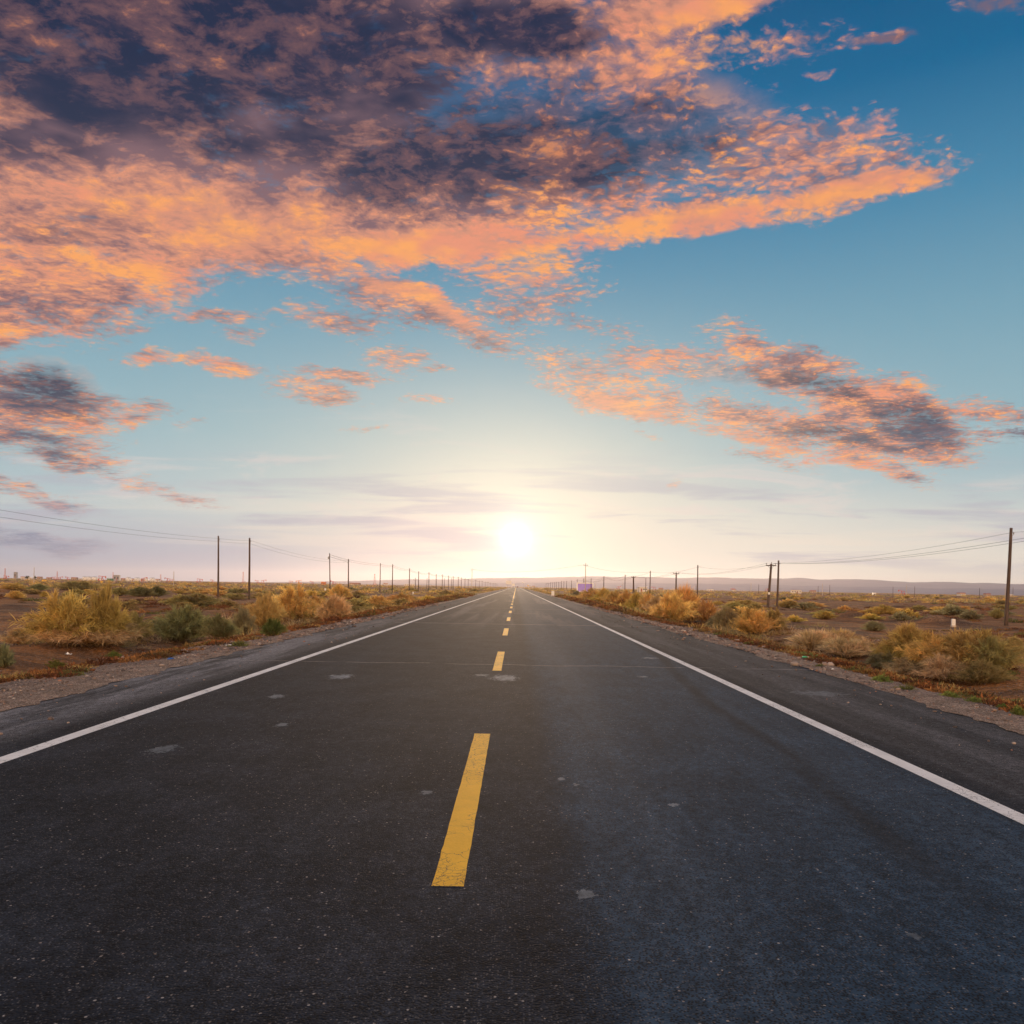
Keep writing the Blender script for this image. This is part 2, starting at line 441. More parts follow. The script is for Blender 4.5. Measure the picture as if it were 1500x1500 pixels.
# ------------------------------------------------------------------ materials
def new_mat(name):
    m = bpy.data.materials.new(name); m.use_nodes = True
    t = m.node_tree; b = t.nodes['Principled BSDF']
    return m, t, b
def setc(t, sock, c):
    if isinstance(c, (tuple, list)): sock.default_value = (*c[:3], 1.0)
    else: t.links.new(c, sock)
def obj_pos(t):
    return t.nodes.new('ShaderNodeNewGeometry').outputs['Position']
def bump(t, b, height, strength, dist):
    n = t.nodes.new('ShaderNodeBump'); n.inputs['Strength'].default_value = strength; n.inputs['Distance'].default_value = dist
    t.links.new(height.s, n.inputs['Height']); t.links.new(n.outputs[0], b.inputs['Normal'])
def simple_mat(name, col, rough=0.7, metal=0.0, var=0.18, scale=6.0, spec=0.4):
    m, t, b = new_mat(name)
    tcn = t.nodes.new('ShaderNodeTexCoord')
    n = noise(t, tcn.outputs['Object'], scale, 5.0, 0.6)
    c = mixc(t, n.lin(0.3, 0.7), tuple(x * (1 - var) for x in col), tuple(min(1, x * (1 + var)) for x in col))
    setc(t, b.inputs['Base Color'], c)
    t.links.new(n.lin(0.3, 0.7, max(0, rough - .1), min(1, rough + .1)).s, b.inputs['Roughness'])
    b.inputs['Metallic'].default_value = metal; b.inputs['Specular IOR Level'].default_value = spec
    return m

DIM[0] = '2D'
# soil of the plain
m_soil, t, b = new_mat('soil')
P = obj_pos(t); px_, py_, pz_ = sep(t, P)
big = noise(t, P, 0.05, 6.0, 0.65); mid = noise(t, P, 0.42, 6.0, 0.65); fin = noise(t, P, 7.0, 6.0, 0.7)
peb = N(t, voronoi(t, P, 16.0).outputs['Distance']); pebc = voronoi(t, P, 16.0).outputs['Color']
c = mixc(t, (big * 0.8 + mid * 0.5).ss(0.50, 0.82), (0.20, 0.105, 0.055), (0.58, 0.305, 0.14))
c = mixc(t, (mid + fin * 0.3).ss(0.62, 0.86) * 0.7, c, (0.56, 0.34, 0.19))
c = mixc(t, (noise(t, P, 0.21, 4.0, 0.6) + big * .4).ss(0.60, 0.74) * 0.70, c, (0.46, 0.19, 0.055))
rut = noise(t, comb(t, px_ * 0.16, py_ * 0.9), 1.0, 6.0, 0.7)
c = mixc(t, rut.ss(0.48, 0.62) * 0.55, c, (0.095, 0.060, 0.042))
c = mixc(t, fin.ss(0.35, 0.70), scalec(t, c, 0.48), scalec(t, c, 1.12))
pv = sep(t, pebc)[0]
stone = peb.ss(0.36, 0.18) * pv.ss(0.50, 0.58)
c = mixc(t, stone, c, mixc(t, sep(t, pebc)[1], (0.16, 0.12, 0.10), (0.42, 0.34, 0.29)))
setc(t, b.inputs['Base Color'], c); b.inputs['Roughness'].default_value = 0.95; b.inputs['Specular IOR Level'].default_value = 0.15
bump(t, b, fin * 0.9 + mid * 1.5 + stone * 0.6, 1.0, 0.10)

# gravel of the verges
m_gravel, t, b = new_mat('gravel_verge')
P = obj_pos(t)
v1 = voronoi(t, P, 34.0); v2 = voronoi(t, P, 85.0); fin = noise(t, P, 2.2, 5.0, 0.65)
cc1 = sep(t, v1.outputs['Color']); cc2 = sep(t, v2.outputs['Color'])
c = ramp(t, cc2[0], [(0.0, (0.09, 0.065, 0.052)), (0.4, (0.22, 0.15, 0.115)), (0.75, (0.36, 0.235, 0.17)), (1.0, (0.48, 0.38, 0.30))])
c1 = ramp(t, cc1[1], [(0.0, (0.09, 0.075, 0.07)), (0.5, (0.28, 0.19, 0.15)), (1.0, (0.55, 0.47, 0.40))])
c = mixc(t, cc1[0].ss(0.55, 0.6) * N(t, v1.outputs['Distance']).ss(0.42, 0.3), c, c1)
c = mixc(t, fin.ss(0.42, 0.66), scalec(t, c, 0.75), scalec(t, c, 1.15))
setc(t, b.inputs['Base Color'], c); b.inputs['Roughness'].default_value = 0.92; b.inputs['Specular IOR Level'].default_value = 0.2
bump(t, b, (1.0 - N(t, v1.outputs['Distance'])) * 1.0 + (1.0 - N(t, v2.outputs['Distance'])) * 0.5, 1.0, 0.02)

# asphalt
m_road, t, b = new_mat('asphalt')
P = obj_pos(t); x_, y_, z_ = sep(t, P)
wobx = x_ + (noise(t, comb(t, x_ * 0.3, y_ * 0.08), 1.0, 3.0, 0.6) - 0.5) * 0.7
agg = voronoi(t, P, 95.0); aggc = sep(t, agg.outputs['Color']); aggd = N(t, agg.outputs['Distance'])
agg2 = voronoi(t, P, 40.0); agg2c = sep(t, agg2.outputs['Color']); agg2d = N(t, agg2.outputs['Distance'])
fin = noise(t, P, 30.0, 4.0, 0.7); mid = noise(t, P, 1.1, 5.0, 0.65)
streak = noise(t, comb(t, x_ * 2.4, y_ * 0.10), 1.0, 5.0, 0.6)
def band(c0, w): return ((wobx - c0).ab()).ss(w, w * 0.25)
track = band(0.75, 0.45).mx(band(2.75, 0.6)).mx(band(-1.25, 0.5) * 0.25).mx(band(-3.1, 0.5) * 0.25)     # polished wheel tracks
track = track * streak.ss(0.28, 0.6)
oil = ((wobx - (y_ * 0.062 + 1.98)).ab()).ss(0.17, 0.02) * y_.ss(30.0, 18.0) * y_.ss(3.2, 5.0) * (streak.ss(0.30, 0.55) * 0.45 + 0.2) * (mid.ss(.3, .5) * .5 + .5)       # the dark tyre mark of the right lane
base = mixc(t, mid.ss(0.34, 0.68), (0.0110, 0.0143, 0.0215), (0.0215, 0.0270, 0.0380))
right = x_.ss(0.15, 0.55) * x_.ss(LINE_R + .1, LINE_R - .2)
base = mixc(t, right * (0.45 + mid * 0.6).mn(1.0) * 0.8, base, (0.024, 0.058, 0.100))  # right lane: blue sky reflection put into the asphalt colour
base = mixc(t, track * 0.26, base, (0.052, 0.080, 0.115))  # wheel tracks: worn tone, with bluish sky sheen also put into the colour
shoulder = x_.ss(LINE_L - .2, LINE_L - .6) .mx(x_.ss(LINE_R + .15, LINE_R + .5))
base = mixc(t, shoulder * 0.8, base, mixc(t, streak.ss(0.35, 0.65), (0.050, 0.052, 0.058), (0.098, 0.098, 0.106)))
# dust along the left shoulder, swept in by tyres
dust = x_.ss(LINE_L - .25, LINE_L - 1.1) * noise(t, comb(t, x_ * 1.6, y_ * 0.22), 1.0, 5.0, 0.65).ss(0.36, 0.60) * y_.ss(45.0, 14.0)
base = mixc(t, dust * 0.75, base, (0.26, 0.255, 0.27))
# stones in the mix: dark pits and pale chips
near_ = 1.0
base = mixc(t, aggc[0].ss(0.68, 0.78) * aggd.ss(0.48, 0.22) * 0.70, base, (0.095, 0.090, 0.090))
base = mixc(t, agg2c[0].ss(0.955, 0.97) * agg2d.ss(0.26, 0.16) * 0.8, base, mixc(t, agg2c[1], (0.20, 0.15, 0.12), (0.40, 0.37, 0.34)))
base = mixc(t, aggc[1].ss(0.52, 0.60) * aggd.ss(0.55, 0.3) * 0.9, base, (0.010, 0.010, 0.011))
base = mixc(t, oil, base, (0.014, 0.014, 0.015))
# sealed joints across the carriageway and pale scuffs
for (yj, k, w) in ((14.9, 0.85, .030), (30.8, 1.0, .075), (43.5, 0.8, .08), (52.0, .9, .10), (70.0, .8, .09), (88.0, .7, .10), (118.0, .8, .14), (160.0, .8, .2)):
    jy = (y_ - yj + (noise(t, comb(t, x_ * 0.8, yj), 1.0, 4.0, 0.6) - 0.5) * 0.35).ab()
    base = mixc(t, jy.ss(w, w * 0.3) * k * noise(t, comb(t, x_ * 1.2, yj * 3.1), 1.0, 3.0, .6).ss(.3, .5), base, (0.30, 0.27, 0.26))
scuff = None
for (qx, qy, ra, rb, k) in ((500, 991, 17, 3.5, .8), (740, 993, 20, 4.5, .7), (706, 989, 10, 1.6, .6), (858, 1310, 14, 8, .55), (405, 1020, 12, 3, .6), (240, 1097, 20, 6, .4), (1200, 1016, 40, 4, .35),
        (412, 1062, 9, 3, .5), (624, 1161, 8, 3, .5), (952, 964, 11, 1.2, .8), (942, 991, 7, 1.2, .6), (822, 1141, 5, 2, .6), (844, 1149, 5, 2, .6), (987, 1179, 7, 2.4, .6), (1340, 1371, 12, 5, .35)):
    u_, v_ = uv(qx, qy); Y0 = -EYE / v_; X0 = u_ * Y0
    ex = (x_ - X0) / (ra / F * Y0); ey = (y_ - Y0) / (rb * Y0 * Y0 / F / EYE)
    q = ((ex * ex + ey * ey).sqrt() + (noise(t, P, 9.0 if Y0 > 6 else 22.0, 4.0, .65) - .5) * 2.6 + (noise(t, P, 40.0, 2.0, .6) - .5) * 1.2).ss(1.05, 0.6) * k
    scuff = q if scuff is None else scuff.mx(q)
base = mixc(t, scuff, base, (0.21, 0.235, 0.255))
pl = noise(t, comb(t, x_ * 0.55, y_ * 0.022), 1.0, 4.0, 0.6).ss(.52, .66) * y_.ss(20.0, 45.0)
base = mixc(t, pl * 0.5, base, (0.17, 0.15, 0.145))
grain = noise(t, P, 13.0, 7.0, 0.72); grain2 = noise(t, comb(t, x_ * 3.0, y_ * 0.9), 1.6, 6.0, 0.7)
base = scalec(t, base, grain.lin(0.28, 0.72, 0.55, 1.5) * grain2.lin(.25, .75, .75, 1.28))
setc(t, b.inputs['Base Color'], base)
rgh = (0.88 - track * 0.02 + fin * 0.10 - scuff * .1 + oil * .1 + shoulder * .08)
t.links.new(rgh.s, b.inputs['Roughness']); b.inputs['Specular IOR Level'].default_value = 0.08
bump(t, b, aggd * -0.8 + fin * 0.6 + agg2d * -0.4, 0.35, 0.005)

def paint_mat(name, col, wear):
    m, t, b = new_mat(name)
    P = obj_pos(t); x_, y_, z_ = sep(t, P)
    wrp = addv(t, P, scalec(t, addv(t, noise(t, P, 9.0, 3.0, .6, out=1), (-.5, -.5, -.5)), 0.10))
    cr = N(t, voronoi(t, wrp, 8.5, feature='DISTANCE_TO_EDGE').outputs['Distance'])
    cr2 = N(t, voronoi(t, wrp, 21.0, feature='DISTANCE_TO_EDGE').outputs['Distance'])
    patch = noise(t, P, 1.3, 4.0, .6)
    crack = cr.ss(0.020, 0.006) * patch.ss(.40, .56) + cr2.ss(0.035, 0.012) * patch.ss(.52, .64)
    fin = noise(t, P, 55.0, 5.0, 0.7)
    chip = (fin + patch * .5).ss(1.02 - wear, 1.07 - wear)
    c = mixc(t, noise(t, P, 3.0, 5.0, .6).ss(.3, .7), tuple(x * .86 for x in col), col)
    c = mixc(t, fin.ss(.35, .6) * .25, scalec(t, c, .82), c)
    c = mixc(t, (crack.mx(chip)).mn(1.0) * .88, c, (0.045, 0.040, 0.036))
    setc(t, b.inputs['Base Color'], c); b.inputs['Roughness'].default_value = .8; b.inputs['Specular IOR Level'].default_value = .15
    bump(t, b, fin - crack * .5, 0.35, .006)
    return m
m_yellow = paint_mat('yellow_paint', (0.98, 0.53, 0.025), 0.06)
m_white = paint_mat('white_paint', (0.93, 0.90, 0.86), 0.07)

DIM[0] = '3D'
# plants: the object's own colour, varied twig by twig
def leaf_mat(name, trans):
    m, t, b = new_mat(name)
    t.nodes.remove(b)
    oi = t.nodes.new('ShaderNodeObjectInfo')
    at_ = t.nodes.new('ShaderNodeAttribute'); at_.attribute_name = 'tint'
    tv = sep(t, at_.outputs['Vector'])          # x brightness, y dryness, z hue
    c = oi.outputs['Color']
    c = mixc(t, tv[1] * 0.75, c, (0.44, 0.29, 0.15))
    hs = t.nodes.new('ShaderNodeHueSaturation'); t.links.new(c, hs.inputs['Color'])
    t.links.new((tv[2] * 0.03 + 0.487).s, hs.inputs['Hue']); t.links.new((tv[0] * 0.85 + 0.55).s, hs.inputs['Value'])
    c = hs.outputs[0]
    d = t.nodes.new('ShaderNodeBsdfDiffuse'); tr = t.nodes.new('ShaderNodeBsdfTranslucent'); mx = t.nodes.new('ShaderNodeMixShader')
    t.links.new(c, d.inputs[0]); t.links.new(c, tr.inputs[0]); mx.inputs[0].default_value = trans
    t.links.new(d.outputs[0], mx.inputs[1]); t.links.new(tr.outputs[0], mx.inputs[2])
    t.links.new(mx.outputs[0], t.nodes['Material Output'].inputs[0])
    return m
m_leaf = leaf_mat('foliage', 0.42)
m_twig = simple_mat('twig_wood', (0.17, 0.115, 0.07), .9)

# stuff with a colour per piece
def attr_mat(name, trans=0.0, rough=.9):
    m, t, b = new_mat(name)
    a = t.nodes.new('ShaderNodeAttribute'); a.attribute_name = 'col'
    t.links.new(a.outputs['Vector'], b.inputs['Base Color']); b.inputs['Roughness'].default_value = rough
    b.inputs['Specular IOR Level'].default_value = .15
    if trans:
        tr = t.nodes.new('ShaderNodeBsdfTranslucent'); mx = t.nodes.new('ShaderNodeMixShader'); mx.inputs[0].default_value = trans
        t.links.new(a.outputs['Vector'], tr.inputs[0]); t.links.new(b.outputs[0], mx.inputs[1]); t.links.new(tr.outputs[0], mx.inputs[2])
        t.links.new(mx.outputs[0], t.nodes['Material Output'].inputs[0])
    return m
m_cover = attr_mat('ground_cover_plants', .35); m_stone = attr_mat('stones', 0, .85)

m_hill, t, b = new_mat('hill_rock_haze_tint')
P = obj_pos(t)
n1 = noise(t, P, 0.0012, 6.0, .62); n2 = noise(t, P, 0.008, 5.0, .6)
setc(t, b.inputs['Base Color'], mixc(t, (n1 + n2 * .4).ss(.5, .9), (0.09, 0.11, 0.19), (0.16, 0.165, 0.23)))  # blue of the distant haze is put into the rock's base colour
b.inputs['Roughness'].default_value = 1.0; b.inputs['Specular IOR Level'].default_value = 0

# weathered pole wood
m_wood, t, b = new_mat('pole_wood')
tcn = t.nodes.new('ShaderNodeTexCoord'); mp = t.nodes.new('ShaderNodeMapping'); t.links.new(tcn.outputs['Object'], mp.inputs[0])
mp.inputs['Scale'].default_value = (30, 30, 1.2)
g = noise(t, mp.outputs[0], 1.0, 5.0, .6)
setc(t, b.inputs['Base Color'], mixc(t, g.ss(.35, .65), (0.055, 0.036, 0.028), (0.145, 0.095, 0.070))); b.inputs['Roughness'].default_value = .9
m_concrete = simple_mat('pale_concrete', (0.52, 0.44, 0.36), .85, var=.12)
m_steel = simple_mat('galvanised_steel', (0.34, 0.33, 0.33), .5, .6)
m_wire = simple_mat('wire', (0.045, 0.043, 0.045), .6)
m_porc = simple_mat('porcelain', (0.30, 0.24, 0.20), .3)
m_wpaint = simple_mat('white_gloss_paint', (0.82, 0.80, 0.76), .45, var=.06)
m_purple = simple_mat('purple_panel', (0.40, 0.30, 0.86), .5, var=.10, scale=1.2)
m_red = simple_mat('red_paint', (0.52, 0.075, 0.05), .5)
m_orange = simple_mat('orange_paint', (0.75, 0.22, 0.05), .5)
m_green = simple_mat('green_paint', (0.06, 0.22, 0.11), .5)
m_ysign = simple_mat('yellow_sign', (0.80, 0.48, 0.04), .45)
m_wall = simple_mat('whitewashed_wall', (0.74, 0.68, 0.60), .85, var=.10)
m_tanwall = simple_mat('tan_wall', (0.46, 0.34, 0.25), .85, var=.12)
m_greywall = simple_mat('grey_cladding', (0.32, 0.31, 0.32), .7, var=.12)
m_roof = simple_mat('red_sheet_roof', (0.36, 0.13, 0.09), .7)
m_dark = simple_mat('dark_glass', (0.03, 0.035, 0.045), .2)
m_black = simple_mat('black_rubber', (0.02, 0.02, 0.02), .8)
m_cab = simple_mat('maroon_car_paint', (0.30, 0.055, 0.05), .35)
m_blue = simple_mat('blue_plastic', (0.04, 0.13, 0.42), .35)
m_gplast = simple_mat('green_plastic', (0.08, 0.40, 0.20), .3)
m_ltwhite = simple_mat('white_plastic', (0.80, 0.79, 0.76), .4)
# ------------------------------------------------------------------ ground, road, hills
def make_ground():
    rad = [1.2]
    while rad[-1] < 16000:
        r = rad[-1]; rad.append(r + max(0.05, r * (0.012 if 6 < r < 400 else 0.03)))
    rad = np.array(rad)
    fr = np.linspace(R(-42), R(42), 560); bk = np.linspace(R(42), R(318), 110)[1:-1]
    ang = np.concatenate([fr, bk])
    A, Rr = np.meshgrid(ang, rad)
    x, y = np.sin(A) * Rr, np.cos(A) * Rr
    z = ground(x, y)
    nr, na = A.shape
    v = np.stack([x, y, z], -1).reshape(-1, 3)
    i = np.arange(nr - 1)[:, None] * na + np.arange(na)[None]
    j = np.arange(nr - 1)[:, None] * na + (np.arange(na)[None] + 1) % na
    f = np.stack([i, i + na, j + na, j], -1).reshape(-1, 4)
    c = len(v); v = np.vstack([v, [[0, 0, -0.08]]])
    cap = np.stack([np.arange(na), (np.arange(na) + 1) % na, np.full(na, c)], -1)
    me = array_mesh('ground', v, [f, cap], smooth=True)
    tag(link('ground', me, m_soil), 'flat brown desert plain with bare soil, low mounds and gravel on both sides', kind='structure')
make_ground()

ys = [-40.0, -20, -10]
while ys[-1] < 9000: ys.append(ys[-1] + max(2.0, ys[-1] * .08))
ys = np.array(ys)
def strip(xa, xb, z0, z1=None):
    z1 = z0 if z1 is None else z1
    n = len(ys)
    xa = np.broadcast_to(xa, n); xb = np.broadcast_to(xb, n)
    v = np.vstack([np.stack([xa, ys, np.full(n, z0)], -1), np.stack([xb, ys, np.full(n, z1)], -1)])
    k = np.arange(n - 1)
    return v, np.stack([k, k + n, k + n + 1, k + 1], -1)
v, f = strip(ROAD_L - .2, ROAD_R + .2, 0.0)
road = tag(link('road', array_mesh('road', v, [f]), m_road), 'straight two lane asphalt road running to the horizon', kind='structure')
for nm, x0 in (('edge_line', LINE_L), ('edge_line', LINE_R)):
    v, f = strip(x0 - .075, x0 + .075, 0.0012)
    link(nm, array_mesh(nm, v, [f]), m_white, road)
def dash(y0, y1, s=.11):
    # ragged hand-laid edge
    n = max(3, min(40, int((y1 - y0) / .1)))
    yy = np.linspace(y0, y1, n); jl = RNG.normal(0, .0013, n) if y0 < 30 else np.zeros(n); jr = RNG.normal(0, .0013, n) if y0 < 30 else np.zeros(n)
    lx, rx = MID - .078 + jl, MID + .078 + jr
    v = np.vstack([np.stack([lx, yy, np.full(n, 0.0012)], -1), np.stack([rx, yy, np.full(n, 0.0012)], -1)])
    k = np.arange(n - 1)
    return array_mesh('lane_dash', v, [np.stack([k, k + n, k + n + 1, k + 1], -1)])
y0 = 3.88
while y0 < 92:
    link('lane_dash', dash(y0, y0 + 4.02), m_yellow, road); y0 += 9.93
link('centre_line', dash(96.0, 1500.0), m_yellow, road)

# gravel verges with ragged inner edges
def verge(side):
    yy = [-12.0]
    while yy[-1] < 900: yy.append(yy[-1] + max(.07, abs(yy[-1]) * .006))
    yy = np.array(yy); n = len(yy)
    e = ROAD_L if side < 0 else ROAD_R
    rag = .22 * fbm(yy / 1.7 + (50 if side < 0 else 0), yy * 0, 3) + .10 * fbm(yy / .25, yy * 0 + 5, 3)
    wide = (np.exp(-((yy - 11) / 5.5) ** 2) * .25) if side < 0 else 0
    inner = e + side * (rag * 1.0 - wide)
    cols = []
    for k, (off, dz) in enumerate(((0, .006), (.12, .018), (.5, .022), (1.0, None), (1.6, None), (2.3, None))):
        xx = inner + side * off
        if dz is None: zz = ground(xx, yy) + (.014 if k < 5 else -.03)
        else: zz = np.full(n, dz) + .008 * fbm(yy / .15, yy * 0 + k, 2)
        cols.append(np.stack([xx, yy, zz], -1))
    v = np.vstack(cols); fs = []
    k = np.arange(n - 1)
    for c in range(len(cols) - 1):
        a, b2 = k + c * n, k + (c + 1) * n
        q = np.stack([a, b2, b2 + 1, a + 1], -1)
        fs.append(q if side > 0 else q[:, ::-1])
    me = array_mesh('gravel_verge', v, [np.vstack(fs)], smooth=True)
    tag(link('gravel_verge', me, m_gravel), 'strip of pale reddish gravel along the %s edge of the asphalt' % ('left' if side < 0 else 'right'), kind='structure')
verge(-1); verge(1)

# distant hills
def hills(name, dist, px0, px1, top, amp, seed, label):
    n = 420; rows = 7
    px = np.linspace(px0, px1, n); vs = []
    for r in range(rows):
        k = r / (rows - 1)
        Yd = dist * (1 - .16 + .16 * k)
        for i, p in enumerate(px):
            u, _ = uv(p, CY)
            prof = top(p) / F * dist
            nz = float(fbm(np.array([p / 55.0 + seed]), np.array([seed * 1.0]), 5)[0])
            sp = float(fbm(np.array([p / 26.0 + seed * 3]), np.array([k * 2.5]), 4)[0])
            h = max(-1.0, (prof * (1 + amp * nz)) * (k ** .8) * (1 + .25 * sp * (1 - k)) - 1.0)
            vs.append((u * Yd, Yd + 120 * sp, h))
    f = []
    for r in range(rows - 1):
        for i in range(n - 1):
            a = r * n + i; f.append((a, a + 1, a + n + 1, a + n))
    b0 = len(vs)
    for i in range(n): vs.append((vs[(rows - 1) * n + i][0], dist * 1.12, -2.0))
    for i in range(n - 1):
        a = (rows - 1) * n + i; f.append((a, a + 1, b0 + i + 1, b0 + i))
    me = array_mesh(name, np.array(vs), [np.array(f)], smooth=True)
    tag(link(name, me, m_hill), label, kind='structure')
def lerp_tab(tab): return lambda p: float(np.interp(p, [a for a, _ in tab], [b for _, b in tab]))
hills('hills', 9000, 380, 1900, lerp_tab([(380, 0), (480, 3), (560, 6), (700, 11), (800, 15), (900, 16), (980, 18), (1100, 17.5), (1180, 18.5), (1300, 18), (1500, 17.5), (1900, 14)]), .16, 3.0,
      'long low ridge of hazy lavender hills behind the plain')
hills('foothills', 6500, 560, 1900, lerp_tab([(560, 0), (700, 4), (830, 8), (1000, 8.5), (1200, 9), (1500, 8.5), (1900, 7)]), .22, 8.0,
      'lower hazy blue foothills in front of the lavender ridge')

# haze
hz = MB().box((0, 1400.0, 78.0), (24000.0, 22000.0, 164.0))
m_haze = bpy.data.materials.new('haze'); m_haze.use_nodes = True
t = m_haze.node_tree; t.nodes.clear()
pv_ = t.nodes.new('ShaderNodeVolumePrincipled'); pv_.inputs['Color'].default_value = (0.92, 0.88, 0.96, 1); pv_.inputs['Density'].default_value = 0.00006
pv_.inputs['Anisotropy'].default_value = 0.62
mo = t.nodes.new('ShaderNodeOutputMaterial'); t.links.new(pv_.outputs[0], mo.inputs['Volume'])
tag(hz.build('haze', m_haze), 'thin pale haze over the plain', kind='stuff')
# ------------------------------------------------------------------ plants
def strips(p0, p1, p2, w0, w1, face):
    """bent tapering blades through three points each: (verts, quads, tris, order)"""
    n = len(p0)
    d = p2 - p0; d /= np.linalg.norm(d, axis=1, keepdims=True) + 1e-9
    s = np.cross(d, face); s /= np.linalg.norm(s, axis=1, keepdims=True) + 1e-9
    v = np.stack([p0 - s * w0[:, None], p0 + s * w0[:, None], p1 - s * w1[:, None], p1 + s * w1[:, None], p2], 1)
    k = np.arange(n)[:, None] * 5
    return v.reshape(-1, 3), k + np.array([[0, 1, 3, 2]]), k + np.array([[2, 3, 4]])

def shrub_meshes(rng, stems, per, tw_len, tw_w, rough=0.5, spread=1.0, flop=0.25, lumps=5, dry=0.25, flat=1.0, base_r=.45):
    """unit shrub: about 1 in radius, 1 high. foliage mesh + stem mesh"""
    # several tufts, each its own fountain of stems, make an uneven outline
    la = rng.random(lumps) * 6.283; lr = np.sqrt(rng.random(lumps)) * base_r
    lc = np.stack([np.cos(la) * lr, np.sin(la) * lr], -1)
    lh = 0.55 + 0.50 * rng.random(lumps); lh[0] = 1.0; lc[0] *= .4
    lw = 0.35 + 0.25 * rng.random(lumps)
    lt = np.clip(rng.normal(.5, .22, lumps), 0, 1); lhue = rng.random(lumps)
    li = rng.integers(0, lumps, stems)
    base = np.zeros((stems, 3)); base[:, :2] = lc[li] + rng.normal(0, .07, (stems, 2)); base[:, 2] = -0.03
    az = rng.random(stems) * 6.283; up = rng.random(stems) ** .8
    out = (1 - up) * 1.15 * lw[li] * 1.8 * spread * rng.uniform(.7, 1.25, stems)
    tip = base + np.stack([np.cos(az) * out, np.sin(az) * out, (0.25 + .75 * (1 - .62 * (1 - up) ** 1.4)) * lh[li] * np.clip(rng.normal(.88, .12, stems), .45, 1.06) * flat], -1)
    ctrl = base * .35 + tip * .65; ctrl[:, 2] = base[:, 2] + (tip[:, 2] - base[:, 2]) * .92; ctrl[:, :2] = base[:, :2] + (tip[:, :2] - base[:, :2]) * .42
    def cur(i, t):
        t = t[:, None]
        return base[i] * (1 - t) ** 2 + 2 * ctrl[i] * t * (1 - t) + tip[i] * t ** 2
    ii = np.repeat(np.arange(stems), per)
    tt = rng.uniform(.12, 1.0, len(ii)) ** .8
    p0 = cur(ii, tt); tg = cur(ii, np.minimum(tt + .06, 1.06)) - p0; tg /= np.linalg.norm(tg, axis=1, keepdims=True) + 1e-9
    rd = rng.normal(0, 1, p0.shape); rd /= np.linalg.norm(rd, axis=1, keepdims=True)
    d = tg + rd * rough; d[:, 2] += .12; d /= np.linalg.norm(d, axis=1, keepdims=True)
    L = tw_len * rng.uniform(.5, 1.35, len(ii))
    p1 = p0 + d * (L * .5)[:, None]
    d2 = d + rng.normal(0, .25, d.shape); d2[:, 2] -= flop * 1.6
    p2 = p1 + d2 * (L * .5)[:, None]
    fc = rng.normal(0, 1, p0.shape); fc[:, 1] -= .6
    w = tw_w * rng.uniform(.6, 1.4, len(ii))
    v, q, tr = strips(p0, p1, p2, w * .8, w, fc)
    v[:, 2] = np.maximum(v[:, 2], -.05)
    st = np.clip(lt[li] + rng.normal(0, .16, stems), 0, 1)
    sd = np.clip(rng.normal(dry, .25, stems), 0, 1)
    tint = np.stack([np.clip(st[ii] + rng.normal(0, .12, len(ii)), 0, 1),
                     np.clip(sd[ii] + (0.35 - tt) * .9 + rng.normal(0, .12, len(ii)), 0, 1), lhue[li][ii]], -1)
    fol = array_mesh('foliage', v, [q, tr], {'tint': np.repeat(tint, 5, 0)})
    ns = min(stems, 46)
    k = rng.choice(stems, ns, replace=False)
    mb = MB()
    for s in k:
        pts = [cur(np.array([s]), np.array([t]))[0] for t in (0, .35, .7, .95)]
        mb.tube(pts, [.013, .010, .007, .003], 4, caps=False)
    return fol, mb.mesh('stem')

DENSE = [shrub_meshes(np.random.default_rng(100 + i), 420, 44, .25, .0072, .60, 1.1, .22, 8, .28) for i in range(4)]
PLUME = [shrub_meshes(np.random.default_rng(120 + i), 380, 44, .30, .0068, .42, .9, .12, 7, .2) for i in range(3)]
DRY = [shrub_meshes(np.random.default_rng(140 + i), 340, 36, .28, .0070, .8, 1.2, .30, 8, .7) for i in range(2)]
TUFT = [shrub_meshes(np.random.default_rng(150 + i), 520, 22, .36, .0075, .24, 1.05, .10, 14, .35, base_r=.8) for i in range(2)]
MIDS = [shrub_meshes(np.random.default_rng(160 + i), 130, 20, .26, .022, .55, 1.1, .2, 6, .25) for i in range(4)]
LOW = [shrub_meshes(np.random.default_rng(180 + i), 150, 12, .20, .020, .9, 1.1, .2, 8, .1, base_r=.7) for i in range(3)]

GOLD, OLIVE, GREEN = (0.74, 0.51, 0.18), (0.44, 0.36, 0.14), (0.36, 0.345, 0.155)
ORANGE, STRAW, TAN, SAGE = (0.74, 0.46, 0.165), (0.80, 0.60, 0.35), (0.70, 0.50, 0.26), (0.37, 0.33, 0.18)
YEL, DKGREEN, RUST, FRESH = (0.66, 0.48, 0.14), (0.27, 0.25, 0.11), (0.30, 0.11, 0.035), (0.20, 0.25, 0.07)

